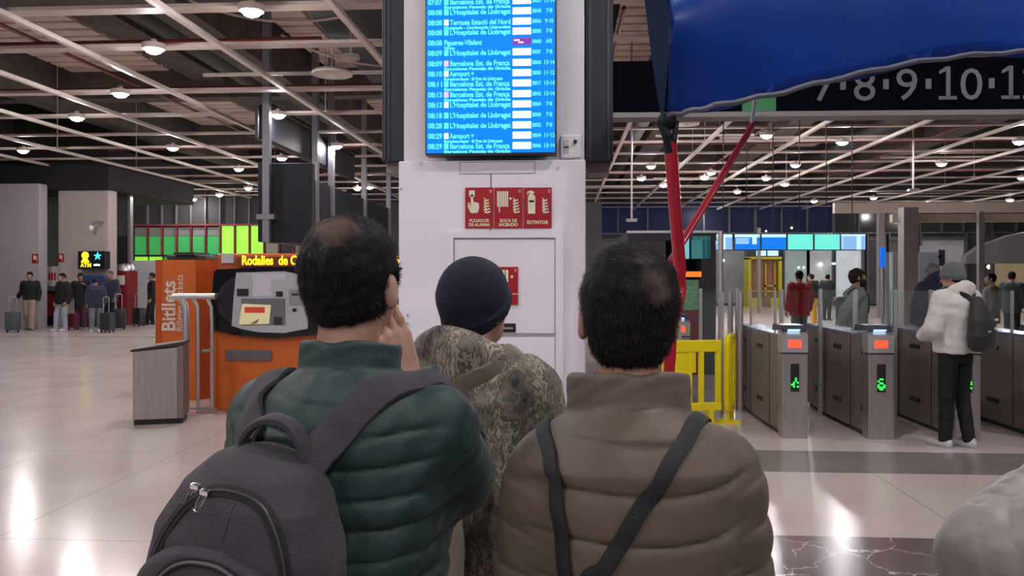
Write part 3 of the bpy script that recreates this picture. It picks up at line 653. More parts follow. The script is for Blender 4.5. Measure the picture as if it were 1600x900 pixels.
def fire_plate(px0, py0, px1, py1, kind, words, label, Y):
    p = WP(px0, py1, Y); q = WP(px1, py0, Y); W = q.x - p.x; H = q.z - p.z
    o = empty('fire_sign', (p.x, Y - .002, p.z), 0, label, 'sign', 'fire signs on the white column')
    MB().box((0, -.002, 0), (W, .002, H)).build('plate', SIGNRED, o)
    m_ = MB(); y = -.0022
    if kind == 'alarm':
        m_.box((.14 * W, y - .001, .78 * H), (.34 * W, y, .93 * H)).prism([(.20 * W, .48 * H), (.20 * W, .82 * H), (.26 * W, .84 * H), (.29 * W, .8 * H), (.29 * W, .65 * H), (.48 * W, .62 * H), (.5 * W, .5 * H), (.44 * W, .38 * H), (.2 * W, .37 * H), (.1 * W, .52 * H), (.1 * W, .64 * H), (.16 * W, .62 * H)], y - .001, y)
    if kind == 'hose':
        for k in range(6): m_.box(((.1 + k * .068) * W, y - .001, .53 * H), ((.153 + k * .068) * W, y, .91 * H))
        m_.box((.16 * W, y - .001, .4 * H), (.2 * W, y, .55 * H)).cyl((.57 * W, y - .001, .73 * H), (.57 * W, y, .73 * H), .045 * W, seg=10)
    if kind == 'ext':
        m_.prism([(.16 * W, .36 * H), (.16 * W, .78 * H), (.22 * W, .85 * H), (.22 * W, .89 * H), (.12 * W, .82 * H), (.14 * W, .9 * H), (.26 * W, .93 * H), (.38 * W, .9 * H), (.38 * W, .86 * H), (.33 * W, .85 * H), (.42 * W, .78 * H), (.42 * W, .36 * H)], y - .001, y)
    if kind != 'plain' and kind != 'small': flames(m_, .68 * W, .38 * H, .58 * W * .9, y)
    if kind == 'small':
        for k in range(4): m_.box(((.2 + k * .12) * W, y - .001, .6 * H), ((.29 + k * .12) * W, y, .92 * H))
        m_.cyl((.78 * W, y - .001, .74 * H), (.78 * W, y, .74 * H), .05 * W, seg=10).box((0, y - .001, .275 * H), (W, y, .295 * H))
    if kind == 'plain': m_.box((.05 * W, y - .001, .2 * H), (.95 * W, y, .22 * H)).box((.08 * W, y - .001, .9 * H), (.6 * W, y, .93 * H))
    m_.build('pictogram', SIGNCREAM, o)
    MB().box((.86 * W, -.0028, .87 * H), (.95 * W, -.002, .95 * H)).build('corner_mark', mat('sign_pink', (.6, .2, .22), .5), o)
    if kind == 'ext': MB().box((.2 * W, -.0045, .64 * H), (.38 * W, -.0032, .69 * H)).build('label_band', BLACK, o)
    for (t_, zz, sz) in words: text(t_, sz * H, SIGNCREAM, 'lettering', o, (.5 * W, -.0022, zz * H), align='CENTER', sx=.92, ext=.0006, bold=.0006)
    return o
YS = YC - .001
fire_plate(727, 293, 771, 357, 'alarm', (('PULSADOR', .155, .105), ('DE ALARMA', .055, .105)), 'red fire sign with a pressing hand reading PULSADOR DE ALARMA', YS)
fire_plate(772.5, 293, 816.5, 357, 'hose', (('BOCA DE', .155, .105), ('INCENDIO', .055, .105)), 'red fire sign with a hose reel reading BOCA DE INCENDIO', YS)
fire_plate(818, 293, 862, 357, 'ext', (('EXTINTOR', .11, .115),), 'red fire sign with an extinguisher reading EXTINTOR', YS)
fire_plate(766, 417, 809.5, 476, 'small', (), 'red hose sign on the cabinet door half hidden by the navy beanie', YC - .0105)
fire_plate(800, 587, 848, 646, 'plain', (), 'lowest red sign on the column, beside the camouflage shoulder', YC - .0105)
# white switch box
p = WP(876, 248, YC + .1); q = WP(908, 213, YC + .1)
o = empty('switch_box', (p.x, YC + .1, p.z), 0, 'white double switch box right of the blue departure screen', 'switch box')
W = q.x - p.x; H = q.z - p.z
MB().box((0, -.035, 0), (W, 0, H), .005).build('casing', WHITE2, o)
MB().box((.13 * W, -.038, .18 * H), (.42 * W, -.034, .8 * H), .002).build('socket_frame', mat('cool_grey_plastic', (.55, .55, .52), .4), o)
MB().box((.15 * W, -.04, .42 * H), (.40 * W, -.036, .5 * H)).build('switch', BLACK, o)
MB().cyl((.7 * W, -.045, .7 * H), (.7 * W, -.034, .7 * H), .009, seg=10).build('dial', DARK, o, True)
# departure screen
YS = YC - .03
p = WP(664, 243, YS); q = WP(870, -60, YS)
o = empty('departure_screen', (p.x, YS, p.z), 0, 'tall bright blue departure screen listing trains on the white column', 'screen')
W = q.x - p.x; H = q.z - p.z
MB().box((0, 0, 0), (W, .09, H), .006).build('casing', mat('screen_bezel', (.05, .06, .07), .35), o)
MB().box((.06, .09, .1), (W - .06, .13, H - .1)).build('wall_mount', DARK, o)
MB().box((.008, -.003, .010), (W - .008, 0, H - .01)).build('display', glow('departure_blue', (.0, .25, .93), 1.0), o)
TX = glow('departure_text', (.12, .85, .95), 1.15); TW = glow('departure_white', (.95, 1.0, .92), 1.3); TP = glow('departure_purple', (.28, .05, .45), 1.0); TR = glow('departure_pink', (.9, .55, .75), 1.1)
LH = "L'Hospitalet de Llobregat"; BF = 'Barcelona Est. de França'; PG = 'Barcelona Passeig de Gràcia'; AP = 'Barcelona-Sants · El Prat de Llobregat'
rows = [(-45, '08:06', LH, '', '7·8', 0), (-29, '08:07', LH, '', '7·8', 0), (-13, '08:07', LH, '', '7·8', 0), (3, '07:07', BF, PG, '13·14', 0), (19, '08:08', LH, '', '7·8', 0), (35, '08:08', 'Terrassa Estació del Nord', 'Montcada - Cerdanyola Universitat', '9·10', 1), (50.5, '08:08', LH, '', '7·8', 0),
        (66.5, '08:08', 'Figueres-Vilafant', 'Girona', 'AVE', 3), (82.5, '08:09', LH, '', '7·8', 0), (99, '08:09', BF, PG, '13·14', 2), (115, '08:10', 'Aeroport +', AP, '11·12', 1), (131, '08:11', BF, PG, '13·14', 0), (147.5, '08:13', BF, PG, '13·14', 2),
        (163.5, '08:13', LH, '', '7·8', 1), (180, '08:18', LH, '', '7·8', 0), (196, '08:28', LH, '', '7·8', 0), (212, '08:29', 'Aeroport +', AP, '11·12', 1), (228, '08:29', BF, PG, '13·14', 0)]
sx_ = lambda px: WP(px, 100, YS).x - p.x
for py, t_, dest, sub, pl, k in rows:
    z = WP(700, py + 4.6, YS).z - p.z
    r = text(t_, .032, TX, 'departure_row', o, (sx_(669), -.004, z), fit=sx_(692) - sx_(670), ext=.0005, bold=.0011)
    if k != 3:
        bd = MB().box((sx_(694), -.0045, z - .002), (sx_(701), -.003, z + .024)); bd.build('line_badge', {0: TX, 1: TW, 2: TR}[k], r)
    text(dest, .032, TX, 'destination', r, (sx_(703 if k != 3 else 694), -.004, z), fit=(sx_(798) - sx_(703)) * {23: 1.0, 24: .98, 25: 1.0, 10: .40, 17: .62}.get(len(dest), 1.0), ext=.0005, bold=.0011)
    if sub: text(sub, .018, TX, 'via', r, (sx_(694), -.004, z - .019), fit=(sx_(798) - sx_(694)) * {26: .66, 38: .88, 6: .16}.get(len(sub), 1.0), ext=.0005, bold=.001)
    b = MB().box((sx_(801), -.0045, z - .004), (sx_(830), -.003, z + .027)); b.build('operator_box', TP if k == 3 else TW, r)
    if k == 3: MB().box((sx_(803), -.006, z + .014), (sx_(812), -.004, z + .02)).box((sx_(810), -.006, z + .004), (sx_(818), -.004, z + .01)).build('operator_mark', TW, r)
    text('28' + str(300 + int(py * 7) % 90).zfill(3) if k != 3 else '3063', .022, TX, 'train_number', r, (sx_(831.5), -.004, z + .003), fit=sx_(846) - sx_(832), ext=.0005, bold=.001)
    text(pl, .026, TX, 'platform', r, (sx_(858), -.004, z + .002), align='CENTER', fit=sx_(858 + len(pl) * 1.6) - sx_(858 - len(pl) * 1.6), ext=.0005, bold=.0008)
# dark side housings on the column
for i, (pa, pb, lab) in enumerate(((597, 631, 'dark ridged screen housing on the left side of the column'), (915, 958, 'dark ridged screen housing on the right side of the column'))):
    Y = YC + .25; p = WP(pa, 252, Y); q = WP(pb, 252, Y)
    o = empty('screen_housing', (p.x, Y, p.z), 0, lab, 'screen housing')
    W = q.x - p.x
    MB().box((0, 0, 0), (W, .3, 2.2), .004).build('casing', mat('housing_slate', (.022, .025, .035), .45, .3), o)
    m_ = MB()
    for f_ in ((.12, .2), (.78, .86)) if i else ((.1, .16), (.3, .36)): m_.box((W * f_[0], -.006, .005), (W * f_[1], 0, 2.2))
    m_.build('ridge', mat('housing_edge', (.05, .053, .065), .4, .3), o)
    MB().box((W * .1, .05, -.05), (W * .9, .25, 0)).build('bracket', mat('beige_bracket', (.2, .18, .165), .6), o)

# ------------------------------------------------------------------ ticket machines, orange panel, rail, bin
Y = 9.5
p = WP(333, 430, Y); q = WP(527, 430, Y); W = q.x - p.x; ztop = WP(400, 396, Y).z
o = empty('ticket_machine', (p.x, Y, 0), 0, 'orange ticket machine with a black oval surround and amber scrolling text', 'ticket machine')
zA = WP(400, 421, Y).z; zB = WP(400, 527, Y).z
MB().box((0, .0, 0), (W, .8, zB + .2), .02).build('lower_cabinet', ORANGE, o)
MB().box((.03, .02, zA - .1), (W - .03, .8, ztop), .03).build('header', mat('orange_header', (.55, .12, .035), .4), o)
zx = lambda px: WP(px, 470, Y).x - p.x
zz = lambda py: WP(430, py, Y).z
# black surround: a lens shaped front with rounded sides
pr = [(zx(340), zz(424)), (zx(345), zz(421)), (zx(430), zz(417)), (zx(510), zz(420)), (zx(521), zz(424)), (zx(527), zz(515)), (zx(500), zz(522)), (zx(435), zz(528)), (zx(380), zz(524)), (zx(332), zz(514))]
MB().prism(pr, -.10, .1).build('surround', mat('gloss_black_surround', (.006, .006, .009), .15, coat=.6), o)
def oval(cx, cz, rx, rz, y0, y1, n=36, e=2.4):
    pts = []
    for k in range(n):
        t = 2 * PI * k / n; c_, s_ = math.cos(t), math.sin(t)
        pts.append((cx + rx * math.copysign(abs(c_) ** (2 / e), c_), cz + rz * math.copysign(abs(s_) ** (2 / e), s_)))
    return MB().prism(pts, y0, y1)
cx = zx(432); cz = zz(470)
oval(cx, cz, zx(522) - cx - .02, zz(424) - cz, -.115, -.09).build('oval_bezel', BLACK, o)
oval(cx, cz, zx(520) - cx - .06, (zz(424) - cz) * .93, -.12, -.1).build('oval_window', mat('dark_violet_glass', (.035, .025, .04), .12, coat=.5), o)
pts = [(zx(376), zz(426)), (zx(450), zz(424)), (zx(486), zz(432)), (zx(489), zz(470)), (zx(486), zz(512)), (zx(450), zz(519)), (zx(410), zz(518)), (zx(384), zz(513)), (zx(369), zz(508)), (zx(372), zz(466))]
MB().prism(pts, -.135, -.11).build('fascia', mat('silver_fascia', (.52, .53, .57), .35, .25), o)
MB().box((zx(384), -.14, zz(507)), (zx(452), -.13, zz(466))).build('screen_recess', mat('recess_grey', (.16, .16, .18), .5), o)
s_ = MB().prism([(zx(381), zz(506)), (zx(427), zz(505)), (zx(430), zz(476)), (zx(386), zz(474))], -.15, -.135).build('touch_screen', glow('cream_screen', (.62, .52, .30), .85), o)
MB().box((zx(390), -.155, zz(488)), (zx(421), -.148, zz(479))).build('screen_banner', glow('banner_red', (.5, .05, .03), .8), s_)
MB().prism([(zx(398), zz(505)), (zx(412), zz(497)), (zx(410), zz(503)), (zx(406), zz(505))], -.156, -.148).build('screen_hand', SKIN, s_)
MB().box((zx(378), -.15, zz(462)), (zx(395), -.13, zz(451))).build('slot', BLACK, o); MB().box((zx(438), -.15, zz(463)), (zx(448), -.13, zz(455))).build('slot', BLACK, o)
MB().box((zx(435), -.15, zz(506)), (zx(447), -.13, zz(494)), .004).build('card_reader', DARK, o)
MB().box((zx(458), -.15, zz(476)), (zx(478), -.13, zz(452)), .004).build('note_reader', mat('reader_grey', (.30, .31, .34), .4), o)
MB().box((zx(463), -.16, zz(461)), (zx(473), -.15, zz(458))).build('note_slot', BLACK, o)
for q_ in (464, 467): MB().box((zx(q_), -.16, zz(486)), (zx(q_ + 2), -.13, zz(481))).build('coin_slot', BLACK, o)
MB().box((zx(402), -.137, zz(462)), (zx(430), -.13, zz(432))).box((zx(400), -.14, zz(436)), (zx(452), -.13, zz(428))).build('notice', mat('pale_notice', (.62, .62, .68), .5), o)
MB().box((zx(353), -.03, zz(564)), (zx(425), .0, zz(547)), .01).build('tray', mat('tray_grey', (.13, .12, .13), .4), o)
MB().box((zx(372), -.01, zz(417)), (W - .05, .03, zz(402))).build('led_window', mat('led_window_brown', (.22, .05, .03), .3), o)
AMB = glow('amber_led', (1, .50, .01), 3.2)
text('Rodalies  de Catalunya', .155, AMB, 'led_text', o, (zx(378), -.012, zz(413.5)), fit=zx(512) - zx(378), bold=.004)
MB().box((zx(347), -.02, zz(411)), (zx(366), .0, zz(396))).build('paper_notice', mat('paper_white', (.62, .6, .62), .6), o)
# second machine, further right, seen just between the head and the column
o2 = copy_tree(o); o2.location = (p.x + 1.62, Y + .0, 0); tag(o2, 'orange ticket machine mostly hidden behind the green-jacketed man, beside the column', 'ticket machine')
o['group'] = o2['group'] = 'orange ticket machines'
# orange panel with lettering
Y = 10.2
p = WP(243, 430, Y); q = WP(305, 430, Y); W = q.x - p.x; H = WP(270, 406, Y).z
o = empty('advertising_panel', (p.x, Y, 0), 0, 'tall orange angled panel reading Bitllets Billetes Tickets left of the machine', 'panel')
MB().prism([(0, 0), (W, 0), (W + .55, .85), (0, .85)], 0, H, 'z').build('casing', ORANGE, o)
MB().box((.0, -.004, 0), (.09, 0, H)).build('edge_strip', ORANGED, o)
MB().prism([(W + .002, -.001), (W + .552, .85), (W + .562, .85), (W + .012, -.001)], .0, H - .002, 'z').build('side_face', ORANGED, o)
LT = mat('white_lettering', (.74, .66, .62), .5)
text('Bitllets', .26, LT, 'lettering', o, (.265, -.004, WP(262, 518, Y).z), rot=(PI / 2, -PI / 2, 0), sx=.93, bold=.005)
text('Billetes', .13, LT, 'lettering', o, (.37, -.004, WP(262, 518, Y).z), rot=(PI / 2, -PI / 2, 0), sx=.9)
text('Tickets', .13, LT, 'lettering', o, (.37, -.004, WP(262, 470, Y).z), rot=(PI / 2, -PI / 2, 0), sx=.9)
MB().box((.1, .1, H), (.62, .6, H + .06), .01).box((.22, .05, H + .06), (.50, .5, H + .10)).build('lamp_cap', mat('cap_black', (.03, .03, .03), .4), o)
# steel leaning rail
Yr = 9.3
p = WP(270, 463, Yr); o = empty('leaning_rail', (p.x, Yr, 0), 0, 'steel tube leaning rail standing between the bin and the orange machine', 'rail')
L_ = WP(337, 463, Yr).x - p.x; H = p.z
MB().cyl((0, 0, H), (L_, 0, H), .036, seg=16).build('top_tube', ALU, o, True)
for xx in (.10, .25, .42): MB().tube([(xx + .0, 0, H - .02), (xx + .04, .02, H - .12), (xx + .05, .02, H - .3), (xx + .05, .02, 0)], .022 if xx > .1 else .04, 10).build('post', ALU, o, True)
MB().box((.10, .0, .03), (L_, .05, .06)).box((.36, -.01, H - .66), (L_ - .02, .03, H - .63)).build('cross_bar', ALU, o)
# litter bin
o = empty('litter_bin', PF(254, 658), math.radians(18), 'brushed steel litter bin with a sloping black rim beside the orange panel', 'bin')
MB().prism([(-.27, .06), (.18, .06), (.18, .84), (-.27, .80)], -.2, .2).build('body', STEEL, o)
MB().box((.182, -.2, .06), (.245, .2, .86), .005).build('side_panel', STEELD, o)
MB().box((-.26, -.19, 0), (.235, .19, .06)).build('plinth', BLACK, o)
MB().prism([(-.29, .80), (.26, .87), (.26, .905), (-.29, .825)], -.215, .215).build('rim', mat('rim_dark_plum', (.035, .025, .035), .4), o)

# ------------------------------------------------------------------ ticket gates
GP = mat('glow_soft_blue', (.2, .3, .5), .3, emis=(.25, .45, .9), es=.6)
def make_gate(loc, label, digit, first=True):
    o = empty('ticket_gate', loc, 0, label, 'ticket gate', 'row of steel ticket gates')
    # plan outline: narrow nose widening to the body, as a barrel
    def plan(y): return .11 + .035 * math.sin(PI * min(1, max(0, (y - .3) / 1.6)))
    prof = [(y, 1.0 if y > .3 else 1.0) for y in (0, .3)]
    b = MB(); ys_ = [.14, .35, .7, 1.05, 1.4, 1.75, 2.1]
    pts = [(-plan(y), y) for y in ys_] + [(plan(y), y) for y in ys_[::-1]]
    b.prism([(x, y) for x, y in pts], .05, 1.0, 'z'); b.build('body', STEELD, o, True)
    b = MB(); b.prism([(x * 1.02, y) for x, y in pts], 1.0, 1.03, 'z'); b.build('top_plate', mat('blue_grey_top', (.22, .27, .36), .25, .5), o, True)
    MB().prism([(-.10, .05), (.10, .05), (.10, 2.0), (-.10, 2.0)], .0, .05, 'z').build('plinth', BLACK, o)
    MB().box((-.125, .0, .0), (.125, .16, .86), .006).build('front_pedestal', STEEL, o)
    MB().prism([(.0, .86), (.16, .86), (.16, 1.08), (.06, 1.08), (-.0, 1.04)], -.128, .128, 'x').build('head', ALU, o)
    MB().box((-.126, -.003, .845), (.126, .1, .862)).build('joint_strip', DARK, o)
    MB().prism([(.03, 1.08), (.42, 1.06), (.38, 1.13), (.09, 1.13)], -.12, .12, 'x').build('reader', mat('reader_blueblack', (.05, .06, .085), .3), o)
    MB().box((-.06, .022, 1.078), (.06, .07, 1.092)).build('reader_light', glow('reader_glow', (.5, .75, 1), 1.4), o)
    MB().box((-.065, -.008, .91), (.065, .0, .985), .004).build('stop_light', glow('stop_red', (1, .05, .02), 2.6), o)
    s_ = MB().box((-.042, -.006, .47), (.042, 0, .75), .003).build('indicator', BLACK, o)
    m_ = MB(); pat = {'5': ['.##.', '#...', '.##.', '#..#', '####', '.##.'], '3': ['..#.', '..#.', '.#.#', '##..', '.#.#', '....'], '2': ['.##.', '...#', '.###', '#.#.', '####', '.##.']}[digit]
    for r_, row in enumerate(pat):
        for c_, ch in enumerate(row):
            if ch == '#': m_.box((-.038 + c_ * .019, -.010, .592 - r_ * .02), (-.022 + c_ * .019, -.006, .608 - r_ * .02))
    m_.build('green_led', glow('led_green', (.02, 1, .06), 2.5), s_)
    for sd in (-1, 1):
        for (ya, yb) in ((.2, .42), (.75, 1.05), (1.5, 1.7)):
            for za in (.83, .25):
                xm = sd * (plan((ya + yb) / 2) + .001); MB().box((min(xm, xm - sd * .01), ya, za), (max(xm, xm - sd * .01), yb, za + .05)).build('side_slot', BLACK, o)
    for yv in (.50, 1.28): 
        for sd in (-1, 1): MB().box((sd * (plan(yv)) - .003, yv, .05), (sd * (plan(yv)) + .003, yv + .012, 1.0)).build('panel_seam', DARK, o)
    g = MB().box((-.006, .75, 1.03), (.006, 1.9, 1.46)).build('glass_screen', GLASS, o)
    for q_ in (.74, 1.885): MB().box((-.012, q_, 1.03), (.012, q_ + .025, 1.47)).build('glass_edge', ALU, g)
    return o
YG_ = WP(1242, 685, 1).y
gy = FPX * EYE / (685 - HOR); Yg = P(1242, gy).y
g0 = None
specs = [(1242, '3', 'steel ticket gate with red light, first one right of the yellow barrier'), (1377, '5', 'steel ticket gate with red light, between the first gate and the hooded traveller'),
         (1512, '2', 'steel ticket gate directly behind the legs of the hooded traveller'), (1648, '3', 'steel ticket gate at the right edge, only its side in view')]
for i, (px, dg, lab) in enumerate(specs):
    make_gate((WP(px, 600, Yg).x, Yg, 0), lab, dg)
gx = WP(1242, 600, Yg).x; pitch = (WP(1512, 600, Yg).x - gx) / 2
make_gate((gx - pitch, Yg + 2.1, 0), 'steel ticket gate standing behind the yellow barrier', '3')
make_gate((gx - 2 * pitch, Yg + 2.1, 0), 'steel ticket gate hidden behind the man in the brown quilted jacket', '2')
# swing glass leaves between the gates, each a paddle with its own post
for i in range(-1, 4):
    x = gx + i * pitch
    o = empty('glass_leaf', (x - pitch * .5, Yg + (1.25 if i else 1.75) + (1.5 if i < 0 else 0), 0), 0, 'clear glass gate leaf ' + ['in the lane closed by the yellow barrier', 'in the lane left of the first gate', 'in the lane between the two lit gates', 'in the lane behind the white hoodie', 'in the lane at the right edge'][i + 1], 'gate leaf', 'glass gate leaves')
    MB().box((-pitch * .5 + .24, -.006, .25), (-.03, .006, 1.46), .002).build('pane', GLASS, o); MB().box((.03, -.006, .25), (pitch * .5 - .24, .006, 1.46), .002).build('pane', GLASS, o)
    for xx in (-pitch * .5 + .2, pitch * .5 - .2):
        MB().box((xx - .018, -.02, 0), (xx + .018, .02, 1.47)).build('post', ALU, o)
# glass fence posts left of the gates
for px, d, h_, lab in ((1126, 9.9, 2.18, 'tall thin steel post rising behind the yellow barrier'), (1141, 9.75, 1.44, 'left one of the two short steel posts by the barrier'), (1157, 9.6, 1.44, 'right one of the two short steel posts by the barrier')):
    o = empty('steel_post', P(px, d), 0, lab, 'post'); MB().cyl((0, 0, .01), (0, 0, h_), .032, seg=14).build('tube', ALU, o, True); MB().cyl((0, 0, 0), (0, 0, .012), .07, seg=18).build('base_plate', ALU, o, True)
a = P(1062, 9.8); b_ = P(1128, 9.5)
o = empty('glass_fence', a, 0, 'clear glass fence panel right of the brown quilted jacket', 'glass fence')
dv = b_ - a; MB().bar((0, 0, .75), (dv.x, dv.y, .75), .012, 1.35).build('pane', GLASS, o); MB().bar((0, 0, 0), (0, .04, 0), .04, .02).box((-.02, -.02, 0), (.02, .02, 1.43)).box((dv.x - .02, dv.y - .02, 0), (dv.x + .02, dv.y + .02, 1.43)).build('post', ALU, o)
# yellow plastic barrier
A = P(1010, 8.7); B = P(1126, 8.85); Cc = P(1136, 9.25)
o = empty('plastic_barrier', A, math.atan2((B - A).y, (B - A).x), 'yellow plastic crowd barrier closing the lane left of the gates', 'barrier')
L_ = (B - A).length; zt = 1.65 - (540 - 428) / FPX * 8.8 + .02; zb = 1.65 - (645 - 428) / FPX * 8.8 + .02
zt2 = zt + .06
MB().box((0, -.03, zt - .09), (L_, .03, zt2 - .02), .012).build('top_rail', YEL, o); MB().box((.0, -.035, zb), (L_, .035, zb + .09), .012).build('bottom_rail', YEL, o)
MB().box((0, -.015, zb + .42), (L_ * .66, .015, zt - .07), .008).build('solid_panel', YEL, o)
m_ = MB()
for f_ in (.02, .26, .54, .70, .93): m_.box((L_ * f_, -.025, zb + .05), (L_ * f_ + .055, .025, zt - .05), .008)
m_.box((L_ * .26, -.02, zb + .38), (L_ * .56, .02, zb + .44), .006)
m_.build('upright', YEL, o)
MB().box((.1, -.05, 0), (.16, .05, zb + .02)).box((-.05 + .13, -.22, 0), (.05 + .13, .22, .03)).build('foot', YEL, o)
MB().box((L_ - .16, -.05, 0), (L_ - .1, .05, zb + .02)).box((L_ - .18, -.22, 0), (L_ - .08, .22, .03)).build('foot', YEL, o)
B2 = B + (Cc - B) * 0
o = empty('plastic_barrier', B + Vector((.075, .03, 0)), math.atan2((Cc - B).y, (Cc - B).x), 'yellow barrier end section turned away beside the steel posts', 'barrier')
L_ = (Cc - B).length * 1.0
MB().tube([(0, 0, zb), (0, 0, zt), (.06, 0, zt2), (L_ - .06, 0, zt2), (L_, 0, zt2 - .1), (L_, 0, zb + .1), (L_ - .05, 0, zb), (0.05, 0, zb)], .035, 8).build('frame', YEL, o)
MB().box((L_ * .45, -.02, zb), (L_ * .55, .02, zt2)).build('upright', YEL, o)
MB().box((.02, -.02, 0), (.07, .02, zb + .03)).box((L_ - .1, -.02, 0), (L_ - .05, .02, zb + .1)).box((-.0, -.15, 0), (.09, .15, .03)).build('foot', YEL, o)

# ------------------------------------------------------------------ blue canopy on red poles, close by on the right
TARP = mat('blue_tarpaulin', (.008, .065, .38), .33, var=.12, vscale=2, bump=.12, bscale=9, coat=.25)
o = empty('blue_canopy', P(1200, 2.8), 0, 'large shiny blue tarpaulin canopy on slanting red poles at upper right', 'canopy')
def canopy_sheet():
    base = o.location
    cols = []; n = 48; mrow = 22
    bot = [(1040, 186, 2.60), (1072, 181, 2.62), (1120, 171, 2.66), (1200, 157, 2.72), (1300, 132, 2.80), (1400, 110, 2.88), (1500, 96, 2.95), (1600, 88, 3.0), (1760, 74, 3.1), (1950, 60, 3.2)]
    top = [(1036, -60, 2.56), (1090, -120, 2.7), (1150, -180, 2.8), (1240, -250, 2.95), (1340, -300, 3.1), (1440, -340, 3.2), (1540, -360, 3.3), (1640, -380, 3.4), (1800, -400, 3.5), (2000, -420, 3.6)]
    def lerp(a, t):
        f = t * (len(a) - 1); i = min(int(f), len(a) - 2); f -= i; return [a[i][k] * (1 - f) + a[i + 1][k] * f for k in range(3)]
    V = []
    for i in range(n + 1):
        s = i / n; q0 = PZ(*lerp(bot, s)); q1 = PZ(*lerp(top, s))
        for j in range(mrow + 1):
            t = j / mrow; p_ = q0.lerp(q1, t)
            bulge = math.sin(PI * min(1, t * 1.0)) * .12 + math.sin(PI * s) * .05
            wr = .012 * math.sin(14 * t + 3 * math.sin(9 * s)) * math.exp(-s * 14) + .006 * math.sin(40 * s + 6 * t) * math.exp(-t * 5)
            p_ = p_ + Vector((0, -1, 0)) * (bulge + wr) + Vector((0, 0, .012 * math.sin(7 * s * PI) * math.exp(-t * 9)))
            V.append(p_ - base)
    b = bmesh.new(); vs = [b.verts.new(v) for v in V]
    for i in range(n):
        for j in range(mrow):
            a_ = i * (mrow + 1) + j; b.faces.new((vs[a_], vs[a_ + mrow + 1], vs[a_ + mrow + 2], vs[a_ + 1]))
    bmesh.ops.solidify(b, geom=b.faces[:], thickness=.004)
    me = bpy.data.meshes.new('front_sheet'); b.to_mesh(me); b.free()
    for f_ in me.polygons: f_.use_smooth = True
    c_ = link('front_sheet', me, TARP, o)
    hem = [PZ(*lerp(bot, i / 40)) - base + Vector((0, -.03 - math.sin(PI * i / 40) * .05, .004 + .004 * math.sin(i * 1.7))) for i in range(41)]
    MB().tube(hem, .009, 8).build('hem', mat('hem_greyblue', (.10, .10, .13), .4), o, True)
    # left return face
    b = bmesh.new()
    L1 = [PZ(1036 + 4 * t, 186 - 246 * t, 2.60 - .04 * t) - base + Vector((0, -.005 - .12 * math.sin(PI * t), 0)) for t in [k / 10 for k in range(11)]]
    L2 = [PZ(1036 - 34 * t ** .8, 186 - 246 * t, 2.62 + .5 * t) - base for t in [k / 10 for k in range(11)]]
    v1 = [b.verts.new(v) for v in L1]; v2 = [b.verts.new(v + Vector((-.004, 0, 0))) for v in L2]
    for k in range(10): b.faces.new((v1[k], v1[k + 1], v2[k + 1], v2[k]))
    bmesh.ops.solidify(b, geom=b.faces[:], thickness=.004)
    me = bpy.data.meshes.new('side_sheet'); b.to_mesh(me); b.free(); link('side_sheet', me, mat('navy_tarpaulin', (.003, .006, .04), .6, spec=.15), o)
canopy_sheet()
RP = mat('red_enamel_pole', (.40, .012, .03), .3, coat=.3)
cc = PZ(1042, 190, 2.6) - o.location
MB().ball(cc, (.034, .034, .030)).tube([cc + Vector((-.02, 0, 0)), cc + Vector((0, -.01, -.05)), cc + Vector((.008, -.0, -.10))], .016, 8).tube([cc + Vector((.03, 0, 0)), cc + Vector((.022, -.01, -.06)), cc + Vector((.012, 0, -.1))], .010, 8).build('corner_clamp', mat('clamp_black', (.006, .012, .014), .5, spec=.2), o, True)
pa = PZ(1047, 220, 2.6) - o.location; pb = PZ(1064, 455, 2.7) - o.location; pcn = pa + (pb - pa) * ((-pa.z) / (pb.z - pa.z))
pb = PZ(1063, 440, 2.7) - o.location; pbb = PZ(1046, 560, 2.62) - o.location; pcn = Vector((pbb.x, pbb.y, 0))
MB().tube(catmull([pa, pa.lerp(pb, .5), pb, PZ(1055, 490, 2.66) - o.location, pbb, pbb.lerp(pcn, .5), pcn], 6), .021, 14).build('pole', RP, o, True)
pa = PZ(1176, 196, 3.2) - o.location; pb = PZ(1047, 410, 2.72) - o.location; MB().cyl(pa, pb, .013, seg=14).build('strut', RP, o, True)
pa2 = PZ(1174, 196, 3.2) - o.location; MB().cyl(pa2, pa2 + Vector((.02, 0, .16)), .007, seg=8).build('cord', mat('pale_cord', (.5, .5, .5), .6), o)
MB().cyl((pcn.x, pcn.y, 0), (pcn.x, pcn.y, .04), .14, seg=20).build('pole_foot', BLACK, o, True)

